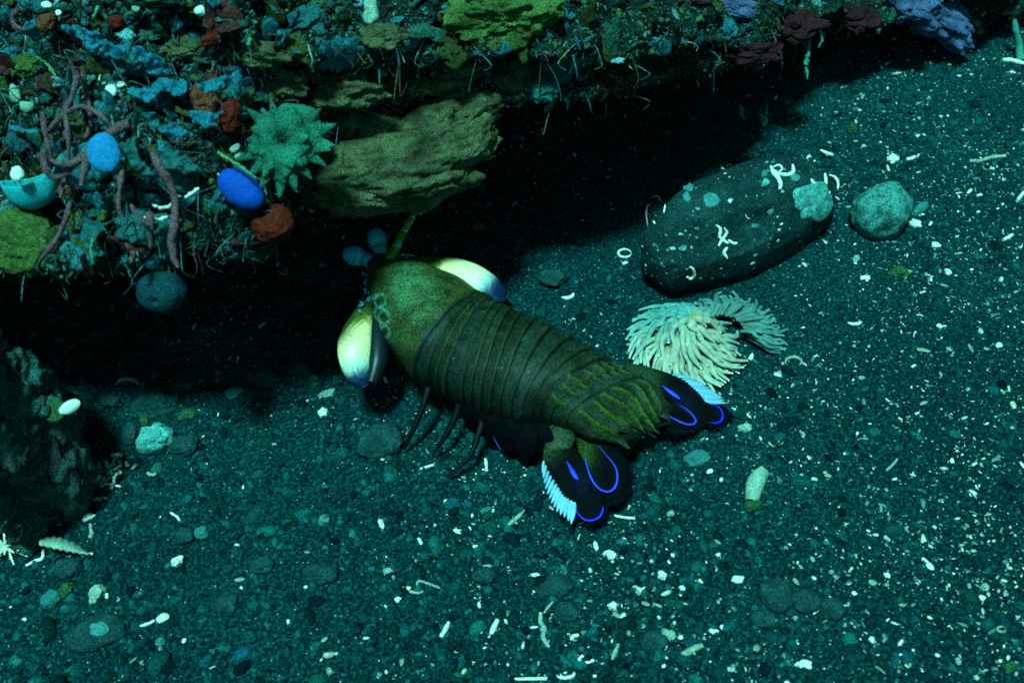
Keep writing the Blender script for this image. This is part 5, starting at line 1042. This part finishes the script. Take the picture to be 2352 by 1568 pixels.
# broken coral clump
c_ = gp(240, 1095, .15); pcs = []
for k in range(46):
    q = c_ + RNG.normal(0, 1, 3) * [.55, .42, .12]; q[2] = float(seabed_z(q[:1], q[1:2])[0]) + RNG.uniform(.05, .35); d_ = unit(RNG.normal(0, 1, 3) * [1, 1, .5]); L_ = RNG.uniform(.12, .4); pcs.append((*tube([q, q + d_ * L_ * .5 + RNG.normal(0, .04, 3), q + d_ * L_], [.05, .075, .06], n=8, ns=7, lump=.35, seed=k), [1, 1, 1]))
V1, F1, _ = join(pcs); o = mesh('coral_clump', V1, F1, M['offwhite']); origin(o); tag(o, 'broken clump of knobbly white coral on the sand at the left', 'coral piece')
# repeats one cannot tell apart: copies of a few chip shapes strewn over the sand
protos = []
def proto(kind, k, mt):
    if kind == 0: V1, F1 = blob((0, 0, 0), (1, .75, .5), None, amp=.4, freq=.7, seed=k, nu=9, nv=7, power=.7)
    elif kind == 1: V1, F1 = tube([(-1.1, 0, 0), (-.2, .12, .1), (1.1, -.05, 0)], [.16, .24, .2, .14], n=9, ns=8, lump=.2, seed=k)
    elif kind == 2: V1, F1 = blob((0, 0, 0), (1.1, .8, .18), None, amp=.25, freq=.9, seed=k, nu=14, nv=8, fn=lambda D: .25 * (D[:, 2] < 0) * 0)
    else: V1, F1 = tube([(math.cos(t_), math.sin(t_) * .8, .1) for t_ in np.linspace(0, 2.6 + .3 * (k % 3), 6)], [.12, .24, .26, .1], n=14, ns=7, lump=.15, seed=k)
    me = mesh('chip_shape', V1, F1, M[mt], smooth=kind in (1, 3)); return me
kinds = [('shell_chip', 'small pale shell chip lying loose on the black sand', 'shell chip', 'pale shell chips strewn over the sand', [proto(0, k, mt) for k, mt in ((1, 'white'), (2, 'offwhite'), (3, 'offwhite'), (4, 'white'), (5, 'teal_stone'))]),
         ('shell_flake', 'thin flat shell flake lying loose on the black sand', 'shell flake', 'flat shell flakes strewn over the sand', [proto(2, k, mt) for k, mt in ((6, 'white'), (7, 'offwhite'), (8, 'offwhite'))]),
         ('coral_stick', 'tiny pale stick of coral lying loose on the black sand', 'coral stick', 'tiny coral sticks strewn over the sand', [proto(1, k, mt) for k, mt in ((9, 'white'), (10, 'offwhite'))]),
         ('shell_curl', 'tiny curled shell piece lying loose on the black sand', 'shell curl', 'curled shell pieces strewn over the sand', [proto(3, k, mt) for k, mt in ((11, 'offwhite'), (12, 'white'))])]
body_px = [(760, 560), (1170, 560), (1500, 800), (1720, 900), (1700, 1030), (1450, 1220), (1240, 1220), (1000, 1080), (760, 900)]
busy = [(1436, 660, 1830, 890), (1455, 330, 1960, 700), (1940, 440, 2090, 570)]
for (nm, lab, cat, grp, ps), cnt in zip(kinds, (110, 70, 20, 4)):
    first = True; made = 0
    while made < cnt:
        px = RNG.uniform(10, 2345); py = RNG.uniform(160, 1560)
        line = np.interp(px, [0, 200, 740, 1150, 1470, 1700, 1950, 2352], [1000, 980, 890, 650, 510, 350, 190, 110])
        if py < line + 12 or inside(np.array([[px, py]]), body_px)[0] or any(a <= px <= c_ and b_ <= py <= d_ for a, b_, c_, d_ in busy): continue
        if RNG.random() > .45 + .4 * (px > 1400) + .25 * (py > 1200): continue
        src = ps[int(RNG.integers(len(ps)))]; s_ = float(np.exp(RNG.normal(-2.3, .36))); s_ = min(s_, .24) * (.72 if nm in ('shell_chip',) else .85)
        o = src.copy(); o.name = nm; COL.objects.link(o); P = gp(px, py, s_ * .3); o.location = tuple(P); o.scale = (s_ * RNG.uniform(.8, 1.3), s_ * RNG.uniform(.7, 1.1), s_); o.rotation_euler = (RNG.normal(0, .35), RNG.normal(0, .35), RNG.uniform(0, 6.28))
        zone = ('on the sand of the upper right slope' if px > 1900 and py < 700 else 'on the open sand at far right' if px > 1850 and py < 1200 else 'on the sand of the lower right corner' if px > 1800 else
                'on the sand around the boulder' if py < 700 else 'on the sand between tail fan and finger coral' if px > 1420 and py < 1250 else 'on the sand along the bottom edge' if py > 1400 else 'on the sand below the tail fan' if px > 1150 else 'on the sand below the walking legs' if px > 700 else 'on the rubble at the lower left')
        o['label'] = lab.replace('on the black sand', zone).replace('loose ', ''); o['category'] = cat; o['group'] = cat + 's ' + zone; made += 1
for _, _, _, _, ps in kinds:
    for q in ps: bpy.data.objects.remove(q)
